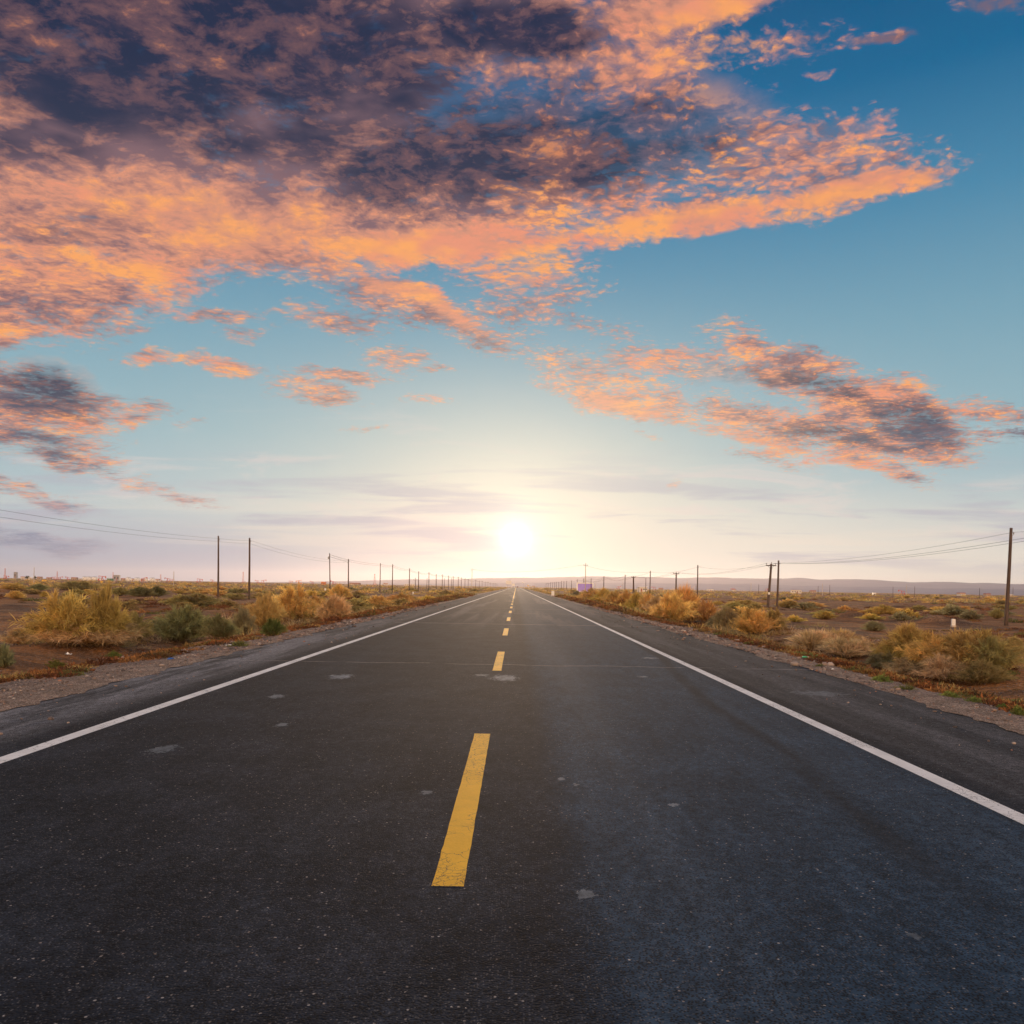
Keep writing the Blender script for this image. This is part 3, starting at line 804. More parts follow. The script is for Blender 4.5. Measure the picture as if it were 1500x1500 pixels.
def shrub(kind, px, base, wpx, hpx, col, label, cat='shrub', name='shrub', group=None, depth=.8, Yd=None, rz=None, zoff=0.0):
    """px: middle, base: lowest row in the photo, w/h: size there; the bush stands on the terrain at that spot"""
    u, v = uv(px, base)
    if Yd is None:
        Yd = 20.0
        for _ in range(30):                       # where the sight line meets the terrain
            g = gz(u * Yd, Yd)
            Yd = max(4.0, .5 * Yd + .5 * (g - EYE) / v) if v < -.0005 else Yd
    rw = wpx / F * Yd / 2; hh = hpx / F * Yd
    fol, stm = random.choice(kind)
    y = Yd + rw * depth * .55
    x = u * y
    o = empty(name, (x, y, gz(x, y) - .02 + zoff), random.uniform(0, 6.28) if rz is None else rz)
    o.scale = (rw * 1.02, rw * 1.02 * depth, hh * 1.04)
    tag(o, label, cat, group)
    a = link('foliage', fol, None, o); b = link('stem', stm, None, o)
    if not fol.materials: fol.materials.append(m_leaf); stm.materials.append(m_twig)
    k = random.uniform(.92, 1.08)
    a.color = (col[0] * k, col[1] * k, col[2] * k, 1)
    return o
GL, GR = 'shrubs along the left verge', 'shrubs along the right verge'
NEAR = [
  # left of the road, nearest first
  (DENSE, 98, 948, 96, 68, (0.62, .46, .15), 'big golden green bush at far left, full and rounded, leaning left', GL),
  (PLUME, 152, 946, 62, 76, (0.47,.37,.12), 'tall yellow green top rising at the right of the big left bush', GL),
  (DRY, 135, 956, 110, 36, TAN, 'dry tan brush spreading in front of the big golden left bush', GL),
  (DRY, 34, 944, 48, 24, TAN, 'small pale tan dead brush at the left foot of the big golden bush', GL),
  (DENSE, 193, 944, 52, 40, OLIVE, 'olive bush between the big golden bush and the dark green one', GL),
  (DENSE, 270, 944, 100, 48, GREEN, 'wide dark green bush right of the big golden bush on the left', GL),
  (DENSE, 322, 938, 44, 34, (0.24,.24,.11), 'small grey green bush at the right end of the dark green one', GL),
  (PLUME, 354, 931, 36, 36, SAGE, 'sage coloured bush standing just before the dark spoil bank on the left', GL),
  (PLUME, 390, 923, 50, 47, (0.58,.44,.17), 'fluffy pale gold bush at the left foot of the tallest left verge bush', GL),
  (DENSE, 427, 912, 62, 48, GOLD, 'tallest golden bush of the left verge cluster with dark crown', GL),
  (PLUME, 431, 884, 26, 20, DKGREEN, 'dark green sprig topping the tallest left verge bush', GL),
  (DENSE, 458, 912, 40, 38, ORANGE, 'orange tinged bush right of the tallest left verge bush', GL),
  (PLUME, 490, 908, 52, 36, TAN, 'pale tan bush ending the left verge cluster near the asphalt', GL),
  (DENSE, 401, 933, 28, 24, (0.13, .16, .05), 'small fresh green bush low in front of the left verge cluster', GL),
  (DENSE, 470, 896, 30, 20, OLIVE, 'olive bush showing behind the left verge cluster', GL),
  (PLUME, 494, 879, 36, 20, GOLD, 'golden bush at the foot of a leaning dark pole on the left', GL),
  (DENSE, 552, 890, 36, 16, GOLD, 'low golden bush on the left verge beyond the main cluster', GL),
  (DENSE, 585, 884, 40, 14, ORANGE, 'low orange bush by the left verge where the poles thin out', GL),
  (DENSE, 282, 888, 84, 17, (0.37,.30,.12), 'long low olive bush left of the two near poles', GL),
  (DENSE, 262, 888, 34, 14, OLIVE, 'small olive clump at the left end of the long low bush', GL),
  (DENSE, 207, 874, 42, 13, DKGREEN, 'dark green low bush on the open plain at left', GL),
  (DENSE, 232, 874, 30, 14, (0.19,.18,.08), 'rounded dark olive bush beside the dark green low bush', GL),
  (DENSE, 178, 873, 30, 11, OLIVE, 'flat olive bush left of the dark green low bush', GL),
  (DENSE, 112, 865, 62, 12, OLIVE, 'broad olive thicket on the plain behind the big golden bush', GL),
  (DENSE, 58, 865, 28, 9, GREEN, 'small green bush close to a pale post at far left', GL),
  (DENSE, 20, 865, 36, 10, GOLD, 'low gold bush at the left edge of the plain', GL),
  (DENSE, 22, 878, 20, 11, GOLD, 'small rounded gold bush at the far left edge before bare soil', GL),
  (DENSE, 66, 875, 14, 8, YEL, 'tiny yellow bush on bare soil behind the big golden bush', GL),
  (DENSE, 129, 871, 22, 7, YEL, 'tiny yellow bush right of the broad olive thicket', GL),
  (LOW, 292, 870, 50, 8, GOLD, 'flat gold bush in front of the nearest pair of dark poles', GL),
  (LOW, 345, 869, 60, 8, (0.40,.34,.13), 'flat yellow olive bush between and behind the near pair of poles', GL),
  (PLUME, 5, 980, 30, 32, (0.30,.32,.17), 'grey green bush cut by the left edge above the gravel', GL),
  # right of the road
  (PLUME, 1003, 914, 78, 47, ORANGE, 'big rounded golden orange bush beside the road on the right', GR),
  (DENSE, 985, 912, 52, 40, GOLD, 'golden left half bush merging into the big orange one on the right', GR),
  (DENSE, 1036, 913, 40, 30, (0.57,.33,.13), 'rust gold bush at the right foot of the big rounded orange bush', GR),
  (DENSE, 1063, 926, 42, 32, (0.43,.34,.17), 'grey tan bush right of the big rounded orange bush', GR),
  (PLUME, 1046, 920, 30, 16, SAGE, 'low sage bush in front of the big orange bush on the right', GR),
  (DENSE, 1106, 932, 50, 34, ORANGE, 'orange topped bush with dark base right of the grey tan one', GR),
  (DENSE, 1131, 926, 34, 30, (0.46,.34,.13), 'gold green bush at the right end of the orange topped bush', GR),
  (TUFT, 1196, 958, 78, 26, STRAW, 'pale straw coloured grass clump at the left of the large right bush', GR),
  (TUFT, 1247, 966, 72, 26, STRAW, 'pale straw grass clump leading up to the large right bush', GR),
  (TUFT, 1228, 950, 50, 22, (0.64,.45,.21), 'golden straw grass standing behind the pale grass clumps', GR),
  (DENSE, 1332, 976, 84, 54, (0.52,.37,.13), 'tall golden bush forming the left part of the large right bush', GR),
  (DENSE, 1296, 980, 64, 22, SAGE, 'low sage brush before the tall golden bush on the right', GR),
  (DENSE, 1420, 988, 112, 54, (0.52,.36,.14), 'tall gold green bush forming the middle of the large right bush', GR),
  (DENSE, 1375, 988, 84, 50, (0.76, .48, .17), 'orange bush in the middle of the large right bush', GR),
  (DENSE, 1456, 988, 62, 46, (0.40, .35, .15), 'olive green bush at the right end of the large right bush', GR),
  (DRY, 1385, 1000, 96, 34, (0.62,.45,.26), 'dry tan brush spilling in front of the large right bush', GR),
  (DRY, 1330, 992, 70, 26, (0.60,.45,.26), 'dry greyish brush at the left front of the large right bush', GR),
  (DENSE, 1440, 1004, 60, 32, (0.31,.25,.11), 'dark olive bush low at the right front of the large right bush', GR),
  (DENSE, 1281, 925, 38, 14, SAGE, 'small grey green bush on bare soil behind the straw grass', GR),
  (DENSE, 1484, 954, 34, 20, (0.48,.38,.16), 'yellow olive bush cut by the right edge of the picture', GR),
  (DENSE, 1291, 902, 44, 15, YEL, 'yellow bush among the soil mounds on the right', GR),
  (DENSE, 1376, 901, 18, 8, OLIVE, 'small olive bush behind the biggest soil mound on the right', GR),
  (DENSE, 1460, 907, 20, 13, OLIVE, 'olive bush left of the tall dark pole at far right', GR),
  (LOW, 1050, 887, 18, 8, YEL, 'small yellow bush right of the dark pole behind the orange bush', GR),
  (DENSE, 1090, 889, 56, 9, GOLD, 'flat gold bush left of the crossarm pole on the right', GR),
  (DENSE, 1157, 891, 40, 10, (0.56,.37,.13), 'flat orange gold bush right of the pair of poles', GR),
  (DENSE, 1190, 893, 30, 8, ORANGE, 'low orange bush further right of the pair of poles', GR),
]
for k, px in enumerate((868, 884, 900, 917, 934, 950, 962)):
    NEAR.append((PLUME if k % 2 else DENSE, px, 880 + k * 3.4, 34, 17 + k * 1.5, (GOLD, YEL, GOLD, ORANGE, YEL, GOLD, TAN)[k],
        ('bushy gold clump %s, right verge') % ('nearest the white marker stone', 'just right of the billboard post', 'second right of the billboard post', 'with orange tips before the small mound', 'bright yellow right of the small mound', 'full and golden ahead of the big orange bush', 'paler tan touching the big orange bush')[k], GR))
for kind, px, base, w_, h_, col, lab, grp in NEAR:
    shrub(kind, px, base, w_, h_, col, lab, group=grp)

# small plants at the edge of the gravel
for k, (px, base, w_, h_, col, lab) in enumerate((
    (1295, 1003, 32, 17, FRESH, 'fresh green cushion plant farthest up the right gravel'),
    (1329, 1015, 28, 14, (0.16, .17, .06), 'dull green cushion plant just before the wide fresh green one'),
    (1393, 1024, 34, 14, FRESH, 'wide fresh green cushion plant at the right gravel edge'),
    (1391, 1011, 18, 10, (0.17, .14, .05), 'small olive cushion plant just behind the wide fresh green one'),
    (1427, 1031, 26, 12, FRESH, 'low green cushion plant right of the wide fresh green one'),
    (1470, 1040, 24, 11, (0.13, .19, .05), 'bright green cushion plant near the right edge of the picture'),
    (1494, 1050, 24, 18, FRESH, 'green cushion plant cut by the right edge of the picture'),
    (1200, 980, 20, 9, (0.14, .16, .05), 'small green cushion plant by the straw grass on the right'),
    (1096, 945, 16, 7, FRESH, 'tiny green cushion plant below the orange topped bush'),
    (166, 964, 24, 10, FRESH, 'fresh green cushion plant among russet ground plants on the left'),
    (78, 980, 30, 14, (0.20, .19, .05), 'yellow green cushion plant near the left edge on the gravel'),
    (348, 950, 40, 12, (0.20, .21, .07), 'green cushion plants at the asphalt edge left of the cluster'))):
    shrub(LOW, px, base, w_, h_, col, lab, 'plant', 'cushion_plant', 'green cushion plants on the verges')

# the plain further out: single bushes, then the mass
def scatter_mid(n):
    out = []
    tries = 0
    while len(out) < n and tries < 20000:
        tries += 1
        y = 55 * (13 ** random.random())
        x = random.uniform(-.70, .70) * y
        d = max(ROAD_L - x, x - ROAD_R)
        if d < 4.5: continue
        side = -1 if x < 0 else 1
        if float(fbm(np.array([x / 26.0 + 3]), np.array([y / 40.0]), 3)[0]) < random.uniform(-.35, .25) and d > 14: continue
        if d > 40 and y < 75 and random.random() < .7: continue
        out.append((x, y, d, side))
    return out
MIDCOL = [(GOLD, 'gold'), (OLIVE, 'olive'), (YEL, 'yellow'), ((0.42,.31,.13), 'brownish'), (SAGE, 'sage grey'), (ORANGE, 'orange')]
mid_n = 0
for (x, y, d, side) in sorted(scatter_mid(235), key=lambda q: q[1]):
    k = random.choices(range(6), (4, 4, 2, 4, 2, 2 if side > 0 else .6))[0]
    col, cn = MIDCOL[k]
    r_ = random.uniform(.55, 1.5) * (1.0 if y < 200 else 1.25)
    o = empty('shrub', (x, y, gz(x, y) - .03), random.uniform(0, 6.28))
    o.scale = (r_ * random.uniform(.9, 1.5), r_, r_ * random.uniform(.5, .85))
    fol, stm = random.choice(MIDS)
    if not fol.materials: fol.materials.append(m_leaf); stm.materials.append(m_twig)
    a = link('foliage', fol, None, o); b = link('stem', stm, None, o)
    a.color = (*col, 1)
    zone = 'beside the verge beyond the near bushes' if d < 16 else ('on the open middle plain' if y < 220 else 'far out on the plain')
    tag(o, '%s scrub bush %s %s of the road' % (cn, zone, 'left' if side < 0 else 'right'), 'shrub', '%s scrub bushes %s, %s of the road' % (cn, zone, 'left' if side < 0 else 'right'))

def blades_cloud(cx, cy, cz, rad, hgt, n, rng, w, L, rough=.8):
    """n blades per clump"""
    m = len(cx); ii = np.repeat(np.arange(m), n)
    a = rng.random(len(ii)) * 6.283; r = np.sqrt(rng.random(len(ii)))
    px_ = cx[ii] + np.cos(a) * r * rad[ii]; py_ = cy[ii] + np.sin(a) * r * rad[ii]
    pz_ = cz[ii] + hgt[ii] * rng.random(len(ii)) * (1 - r * r * .8) * .75
    p0 = np.stack([px_, py_, pz_], -1)
    d = np.stack([np.cos(a) * r, np.sin(a) * r, np.full(len(ii), .8)], -1) + rng.normal(0, rough * .5, p0.shape)
    d /= np.linalg.norm(d, axis=1, keepdims=True) + 1e-9; d[:, 2] = np.abs(d[:, 2])
    l = (L * rng.uniform(.6, 1.4, len(ii)) * (hgt[ii]))[:, None]
    p1 = p0 + d * l * .5; p2 = p1 + (d + rng.normal(0, .3, d.shape)) * l * .5
    fc = rng.normal(0, 1, p0.shape); fc[:, 1] -= .6
    ww = w * rad[ii] * rng.uniform(.6, 1.4, len(ii))
    v, q, t_ = strips(p0, p1, p2, ww * .8, ww, fc)
    return v, q, t_, ii

# scrub too many and too far to count
rng = np.random.default_rng(5)
n = 5200
y = 170 * (14 ** rng.random(n)); x = rng.uniform(-.72, .72, n) * y
d = np.maximum(ROAD_L - x, x - ROAD_R)
dens = fbm(x / 60.0, y / 90.0, 3)
keep = (d > 5) & ((dens > rng.uniform(-.5, .3, n)) | (d < 22))
x, y = x[keep], y[keep]
# both verges, thick and low
yv = 60 * (12 ** rng.random(900)); sv = np.where(rng.random(900) < .5, -1, 1)
xv = np.where(sv < 0, ROAD_L - rng.uniform(2.4, 9, 900), ROAD_R + rng.uniform(2.4, 9, 900))
x = np.concatenate([x, xv]); y = np.concatenate([y, yv])
rad = rng.uniform(.5, 1.5, len(x)) * np.clip(y / 300, 1, 1.7); rad[-900:] *= .6; hg = rad * rng.uniform(.45, .75, len(x))
v, q, t_, ii = blades_cloud(x, y, ground(x, y) - .03, rad, hg, 34, rng, .07, .55)
pal = np.array([GOLD, OLIVE, YEL, (0.42, .31, .13), SAGE, (0.58, .36, .13)])
cc_ = pal[rng.integers(0, 6, len(x))] * rng.uniform(.7, 1.15, (len(x), 1))
colv = np.repeat(cc_[ii] * rng.uniform(.7, 1.25, (len(ii), 1)), 5, 0)
tag(link('scrub', array_mesh('scrub', v, [q, t_], {'col': colv}), m_cover), 'far off golden scrub covering the plain to the horizon', kind='stuff')

# dry grass and young twigs filling the gaps between the verge bushes
rng = np.random.default_rng(15)
m = 2600
yv = 24 * (8 ** rng.random(m)); sv = np.where(rng.random(m) < .5, -1, 1); off = np.abs(rng.normal(4.6, 2.2, m)) + 1.6
keep = fbm(yv / 5.0 + sv * 31, off / 2.5, 3) > .10
yv, sv, off = yv[keep], sv[keep], off[keep]
xv = np.where(sv < 0, ROAD_L - off - .4, ROAD_R + off)
rad = rng.uniform(.15, .42, len(xv)); hg = rad * rng.uniform(.5, 1.0, len(xv))
v, q, t_, ii = blades_cloud(xv, yv, ground(xv, yv) - .02, rad, hg, 60, rng, .016, .9, .9)
pal = np.array([GOLD, STRAW, TAN, OLIVE, (0.50, .33, .13), SAGE])
cc_ = pal[rng.integers(0, 6, len(xv))] * rng.uniform(.6, 1.0, (len(xv), 1))
tag(link('dry_grass', array_mesh('dry_grass', v, [q, t_], {'col': np.repeat(cc_[ii] * rng.uniform(.65, 1.2, (len(ii), 1)), 5, 0)}), m_cover), 'dry golden grass between the bushes along both verges', kind='stuff')

# russet mats at the foot of the gravel, both sides
rng = np.random.default_rng(6)
n = 3400
yv = 7.5 * (17 ** rng.random(n)); sv = np.where(rng.random(n) < .5, -1, 1)
off = np.abs(rng.normal(0, 1.0, n)) * .95 + .95
patch = fbm(yv / 2.6 + sv * 20, off * .8, 3)
far_off = rng.random(n) < .22
off = np.where(far_off, rng.uniform(3, 11, n), off)
keep = (patch > -.32) | far_off
keep &= ~far_off | (fbm(yv / 4.0 + 60, off / 3.0 + sv * 9, 3) > .12)
keep &= ~((sv < 0) & (yv < 12) & (off < 1.8))
yv, sv, off = yv[keep], sv[keep], off[keep]
xv = np.where(sv < 0, ROAD_L - off, ROAD_R + off)
# patches of the same plants out on the plain
m = 2600
y2 = 22 * (9 ** rng.random(m)); x2 = rng.uniform(-.7, .7, m) * y2; d2 = np.maximum(ROAD_L - x2, x2 - ROAD_R)
k2 = (d2 > 4.5) & (fbm(x2 / 9.0 + 70, y2 / 14.0, 3) > .10)
xv = np.concatenate([xv, x2[k2]]); yv = np.concatenate([yv, y2[k2]])
rad = rng.uniform(.10, .36, len(xv)) * np.clip(yv / 30, .8, 2.4); hg = rad * rng.uniform(.35, .60, len(xv))
v, q, t_, ii = blades_cloud(xv, yv, ground(xv, yv) - .01, rad, hg, 110, rng, .040, .50, 1.7)
pal = np.array([(0.24, .095, .036), (0.32, .155, .058), (0.14, .058, .030), (0.22, .14, .05), (0.16, .17, .06), (0.36, .25, .10), (0.12, .075, .04)])
pr = np.array([.26, .20, .18, .12, .07, .09, .08])
cc_ = pal[rng.choice(7, len(xv), p=pr)] * rng.uniform(.75, 1.15, (len(xv), 1))
colv = np.repeat(cc_[ii] * rng.uniform(.65, 1.3, (len(ii), 1)), 5, 0)
tag(link('ground_cover', array_mesh('ground_cover', v, [q, t_], {'col': colv}), m_cover), 'russet and orange mat plants creeping along both gravel verges', kind='stuff')

# loose stones
ico_v, ico_f = [], []
gph = (1 + 5 ** .5) / 2
ico_v = np.array([(-1, gph, 0), (1, gph, 0), (-1, -gph, 0), (1, -gph, 0), (0, -1, gph), (0, 1, gph), (0, -1, -gph), (0, 1, -gph), (gph, 0, -1), (gph, 0, 1), (-gph, 0, -1), (-gph, 0, 1)]) / 1.9
ico_f = np.array([(0, 11, 5), (0, 5, 1), (0, 1, 7), (0, 7, 10), (0, 10, 11), (1, 5, 9), (5, 11, 4), (11, 10, 2), (10, 7, 6), (7, 1, 8), (3, 9, 4), (3, 4, 2), (3, 2, 6), (3, 6, 8), (3, 8, 9), (4, 9, 5), (2, 4, 11), (6, 2, 10), (8, 6, 7), (9, 8, 1)])
rng = np.random.default_rng(8)
n = 15000
yv = 5.5 * (11 ** rng.random(n)); sv = np.where(rng.random(n) < .5, -1, 1)
off = np.abs(rng.normal(0, .75, n)) + .02
wide_ = rng.random(n) < .4; off = np.where(wide_, rng.uniform(0.3, 12, n), off)
inn = rng.random(n) < .02; off = np.where(inn, -rng.uniform(0.1, 1.3, n), off)
xv = np.where(sv < 0, ROAD_L - off, ROAD_R + off)
sz = np.exp(rng.normal(-4.35, .45, n)) * np.clip(yv / 14, .8, 2.0)
zv = np.where(off < .55, .012, ground(xv, yv) + .012)
zv = np.where(off < 0, .0, zv)
sc = rng.uniform(.6, 1.3, (n, 1, 3)) * sz[:, None, None]; sc[:, :, 2] *= .7
aa = rng.random(n) * 6.283
V0 = ico_v[None] * (1 + rng.normal(0, .12, (n, 12, 1))) * sc
vx = V0[..., 0] * np.cos(aa)[:, None] - V0[..., 1] * np.sin(aa)[:, None]; vy = V0[..., 0] * np.sin(aa)[:, None] + V0[..., 1] * np.cos(aa)[:, None]
V1 = np.stack([vx + xv[:, None], vy + yv[:, None], V0[..., 2] + zv[:, None] + sz[:, None] * .3], -1).reshape(-1, 3)
fcs = (ico_f[None] + np.arange(n)[:, None, None] * 12).reshape(-1, 3)
pal = np.array([(0.16, .12, .105), (0.26, .19, .155), (0.10, .085, .08), (0.36, .29, .25), (0.45, .40, .35), (0.34, .17, .11)])
cc_ = pal[rng.choice(6, n, p=(.32, .30, .18, .11, .01, .08))] * rng.uniform(.75, 1.2, (n, 1))
tag(link('gravel', array_mesh('gravel', V1, [fcs], {'col': np.repeat(cc_, 12, 0)}), m_stone), 'loose stones strewn along the verges', kind='stuff')
m_frame = simple_mat('sign_frame_paint', (0.94, 0.92, 0.88), .5, var=.03)
# ------------------------------------------------------------------ poles and wires
def pole_shaft(h, r0, r1, lean=0.0, az=0.0, wob=.03, n=10):
    mb = MB(); pts, rs = [], []
    for k in range(7):
        t_ = k / 6
        pts.append((math.cos(az) * lean * h * t_ + wob * math.sin(t_ * 4 + az * 3) * t_, math.sin(az) * lean * h * t_, -0.5 + (h + .5) * t_))
        rs.append(r0 + (r1 - r0) * t_)
    mb.tube(pts, rs, n)
    return mb, pts[-1]
def insulator(parent, x, y, z, s=1.0):
    mb = MB().lathe([(.02 * s, 0), (.02 * s, .09 * s), (.055 * s, .09 * s), (.06 * s, .14 * s), (.035 * s, .15 * s), (.05 * s, .19 * s), (.03 * s, .23 * s)], (x, y, z), 8)
    return mb.build('insulator', m_porc, parent, True)

WIRE_AT = {}
def wood_pole(px_top, py_top, Yd, x=None, lean=0.0, cross=False, h=None, label='', group=None, thick=1.0, key=None, extra=None):
    u, v = uv(px_top, py_top)
    xt = u * Yd if x is None else x
    zt = EYE + v * Yd
    g = gz(xt, Yd)
    h = zt - g
    xb = xt - lean * h
    o = empty('utility_pole', (xb, Yd, gz(xb, Yd)))
    h = zt - gz(xb, Yd)
    mb, tp = pole_shaft(h, .135 * thick, .095 * thick, lean, 0.0, .02)
    mb.build('shaft', m_wood, o, True)
    topx = lean * h
    if cross:
        zc = h - .18
        MB().box((topx, .13, zc), (1.15, .09, .11)).build('crossarm', m_wood, o)
        b = MB(); b.tube([(topx - .38, .15, zc), (topx, .15, zc - .45)], .02, 5); b.tube([(topx + .38, .15, zc), (topx, .15, zc - .45)], .02, 5)
        b.build('brace', m_steel, o)
        for s in (-.5, .5): insulator(o, topx + s, .13, zc + .055)
        insulator(o, topx, 0, h - .02)
        at_ = [(xb + topx - .5, Yd, gz(xb, Yd) + zc + .25), (xb + topx + .5, Yd, gz(xb, Yd) + zc + .25)]
    else:
        for dz in ((-.55, .13),) if not extra else ((-.55, .13), (-.85, -.13)):
            MB().tube([(topx, 0, h + dz[0]), (topx + dz[1], -.03, h + dz[0]), (topx + dz[1] * 1.15, -.03, h + dz[0] + .1)], .014, 5).build('bracket', m_steel, o)
            insulator(o, topx + dz[1] * 1.15, -.03, h + dz[0] + .06, .8)
        at_ = [(xb + topx + .15, Yd, gz(xb, Yd) + h - .3), (xb + topx - .15, Yd, gz(xb, Yd) + h - .6)]
    if extra == 'box':
        MB().box((topx - .22 - lean * .9, -.02, h - .95), (.22, .24, .42)).build('switch_box', m_steel, o)
    if extra == 'stub':
        MB().tube([(.17, .05, -.3), (.15, .03, 1.25)], [.14, .12], 8).build('stub_post', m_wood, o)
    if extra == 'tag':
        MB().box((lean * 1.9, -.135, 1.9), (.20, .03, .26)).build('number_plate', m_wpaint, o)
    tag(o, label, 'utility pole', group)
    if key: WIRE_AT.setdefault(key, []).append(at_)
    return o
GPL, GPR = 'dark wooden poles along the left side', 'dark wooden poles along the right side'
# left: two lines of bare dark poles
left_line = [  # top px, top py, depth, line, lean, label, extra
    (320.0, 785.0, 86.8, 'B', -.012, 'nearest dark pole of the left line, thinner and left of its twin', None),
    (365.8, 788.0, 92.5, 'A', -.006, 'thick dark pole of the left pair, the right twin', None),
    (482.8, 810.4, 158.0, 'B', -.030, 'leaning dark pole with a small grey box near its top on the left', 'box'),
    (510.4, 819.0, 157.0, 'A', -.012, 'dark pole with a short stub post at its foot on the left', 'stub'),
    (557.2, 824.8, 192.0, 'B', 0.0, 'fifth dark pole of the left line, greyish and straight', None),
    (575.2, 826.6, 211.0, 'A', 0.0, 'sixth dark pole of the left line, browner and close to the fifth', None),
]
for (px, py, Yd, key, ln, lab, ex) in left_line:
    wood_pole(px, py, Yd, lean=ln, label=lab, group=GPL, key=key, extra=ex, thick=1.0 if key == 'A' else .85)
for k, px in enumerate((599.7, 613.3, 628.5, 639.2, 648.0, 657.0, 664.0, 671.5, 676.0, 681.3, 686.0, 697.0, 702.4, 706.5, 711.2, 715.0, 718.4, 722.6, 725.8, 728.5)):
    u, v = uv(px, 840); Yd = -33.0 / u
    # heights follow the line of the wires
    g = gz(-33.0, Yd); h = 7.0 + random.uniform(-.25, .25)
    o = empty('utility_pole', (u * Yd, Yd, g))
    mb, tp = pole_shaft(h, .15, .11, random.uniform(-.008, .008), 0, .02, 6); mb.build('shaft', m_wood, o, True)
    insulator(o, .13, 0, h - .5, 1.0)
    lab = ('dark pole of the left line right of the greyish straight one and its brown neighbour', 'eighth dark pole of the left line, beside the seventh', 'ninth dark pole of the left line', 'tenth dark pole of the left line')[k] if k < 4 else 'one of the dark poles crowding together towards the sun on the left'
    tag(o, lab, 'utility pole', GPL if k < 4 else 'far dark poles crowding towards the sun on the left')
    WIRE_AT.setdefault(('A', 'B')[k % 2], []).append([(u * Yd + .15, Yd, g + h - .35), (u * Yd - .15, Yd, g + h - .6)])

right_line = [
    (1481.5, 773.4, 56.2, 'C', .042, False, 'tallest dark leaning pole at the far right, alone on bare soil', None, 1.0),
    (1140.7, 821.0, 95.0, 'C', .02, False, 'bare straight dark pole beside the crossarm pole on the right', None, 1.05),
    (1022.3, 827.7, 144.0, 'C', .004, False, 'dark bare pole rising behind the big orange bush', None, 1.0),
    (952.7, 836.0, 194.0, 'C', .006, False, 'dark bare pole right of the white hut', None, 1.05),
    (915.8, 841.8, 239.0, 'C', .006, False, 'dark bare pole left of the crossarm pole by the small mound', None, 1.05),
    (884.7, 844.0, 297.0, 'C', .003, False, 'dark bare pole just right of the purple billboard', None, 1.3),
    (1130.0, 826.0, 89.0, 'D', .075, True, 'leaning pole with a wide crossarm and a white number plate', 'tag', 1.25),
    (990.7, 839.0, 143.0, 'D', .008, True, 'short crossarm pole standing behind the left half of the orange bush', None, 1.2),
    (928.0, 844.5, 195.0, 'D', -.01, True, 'thick short crossarm pole left of the white hut', None, 1.7),
    (946.2, 846.7, 330.0, None, .01, False, 'thin reddish pole just behind the white hut', None, 1.0),
]
for (px, py, Yd, key, ln, cr, lab, ex, th) in right_line:
    wood_pole(px, py, Yd, lean=ln, cross=cr, label=lab, group=GPR, key=key, extra=ex, thick=th)
for k, px in enumerate((866.0, 855.0, 845.5, 837.2, 830.0, 826.0, 822.5, 818.5, 815.0, 812.5, 809.5, 806.5, 803.0, 800.0)):
    u, v = uv(px, 855); Yd = 33.0 / u
    g = gz(33.0, Yd); h = 6.6 + random.uniform(-.3, .3)
    o = empty('utility_pole', (33.0, Yd, g))
    mb, tp = pole_shaft(h, .16, .12, random.uniform(-.01, .01), 0, .02, 6); mb.build('shaft', m_wood, o, True)
    insulator(o, .13, 0, h - .5, 1.0)
    lab = ('far dark pole behind the right half of the purple billboard', 'far dark pole behind the middle of the purple billboard', 'far dark pole at the left edge of the purple billboard')[k] if k < 3 else 'one of the far dark poles left of the purple billboard'
    tag(o, lab, 'utility pole', GPR if k < 3 else 'far dark poles left of the purple billboard')
    WIRE_AT.setdefault('C', []).append([(33.15, Yd, g + h - .35), (32.85, Yd, g + h - .6)])

def concrete_pole(px, py_top, Yd, label, arm=True, group=None, r=.17, mat=None, h_base=None):
    u, v = uv(px, py_top); x = u * Yd; g = gz(x, Yd); h = EYE + v * Yd - g
    o = empty('concrete_pole' if mat is None else 'thin_post', (x, Yd, g))
    mb, tp = pole_shaft(h, r, r * .62, 0, 0, 0.0, 8); mb.build('shaft', mat or m_concrete, o, True)
    if arm:
        MB().box((0, r, h - .75), (1.6, .12, .12)).build('crossarm', m_steel, o)
        for s in (-.7, .7): insulator(o, s, r, h - .69, 1.3)
        insulator(o, 0, 0, h - .02, 1.3)
    tag(o, label, 'utility pole' if mat is None else 'post', group)
    return (x, Yd, g, h)
cp1 = concrete_pole(858.0, 825.3, 271.0, 'tall pale concrete pole standing in front of the purple billboard')
cp2 = concrete_pole(691.6, 832.8, 420.0, 'tall pale concrete pole left of the road near the sun')
GPP = 'pale posts far out on the plain'
for (px, py, Yd, lab) in ((50, 830.8, 307, 'pale post alone on the far left plain beyond the small green bush'), (254.7, 837, 300, 'short pale post left of the two nearest dark poles'),
        (1204.8, 854.3, 420, 'pale post left of a thin dark one on the far right plain'), (1327.8, 856, 430, 'pale post right of the far red pumpjack'),
        (1472.4, 859.5, 450, 'pale post seen just left of the tallest right pole'), (1100.2, 853.5, 420, 'pale post on the plain left of the crossarm pole'),
        (1009.5, 853.5, 480, 'pale post above the big orange bush'), (912.4, 853.0, 500, 'pale post behind the small mound'), (872.5, 854, 520, 'pale post right beside the purple billboard')):
    concrete_pole(px, py, Yd, lab, False, GPP, .16)
GPD = 'thin dark posts far out on the right plain'
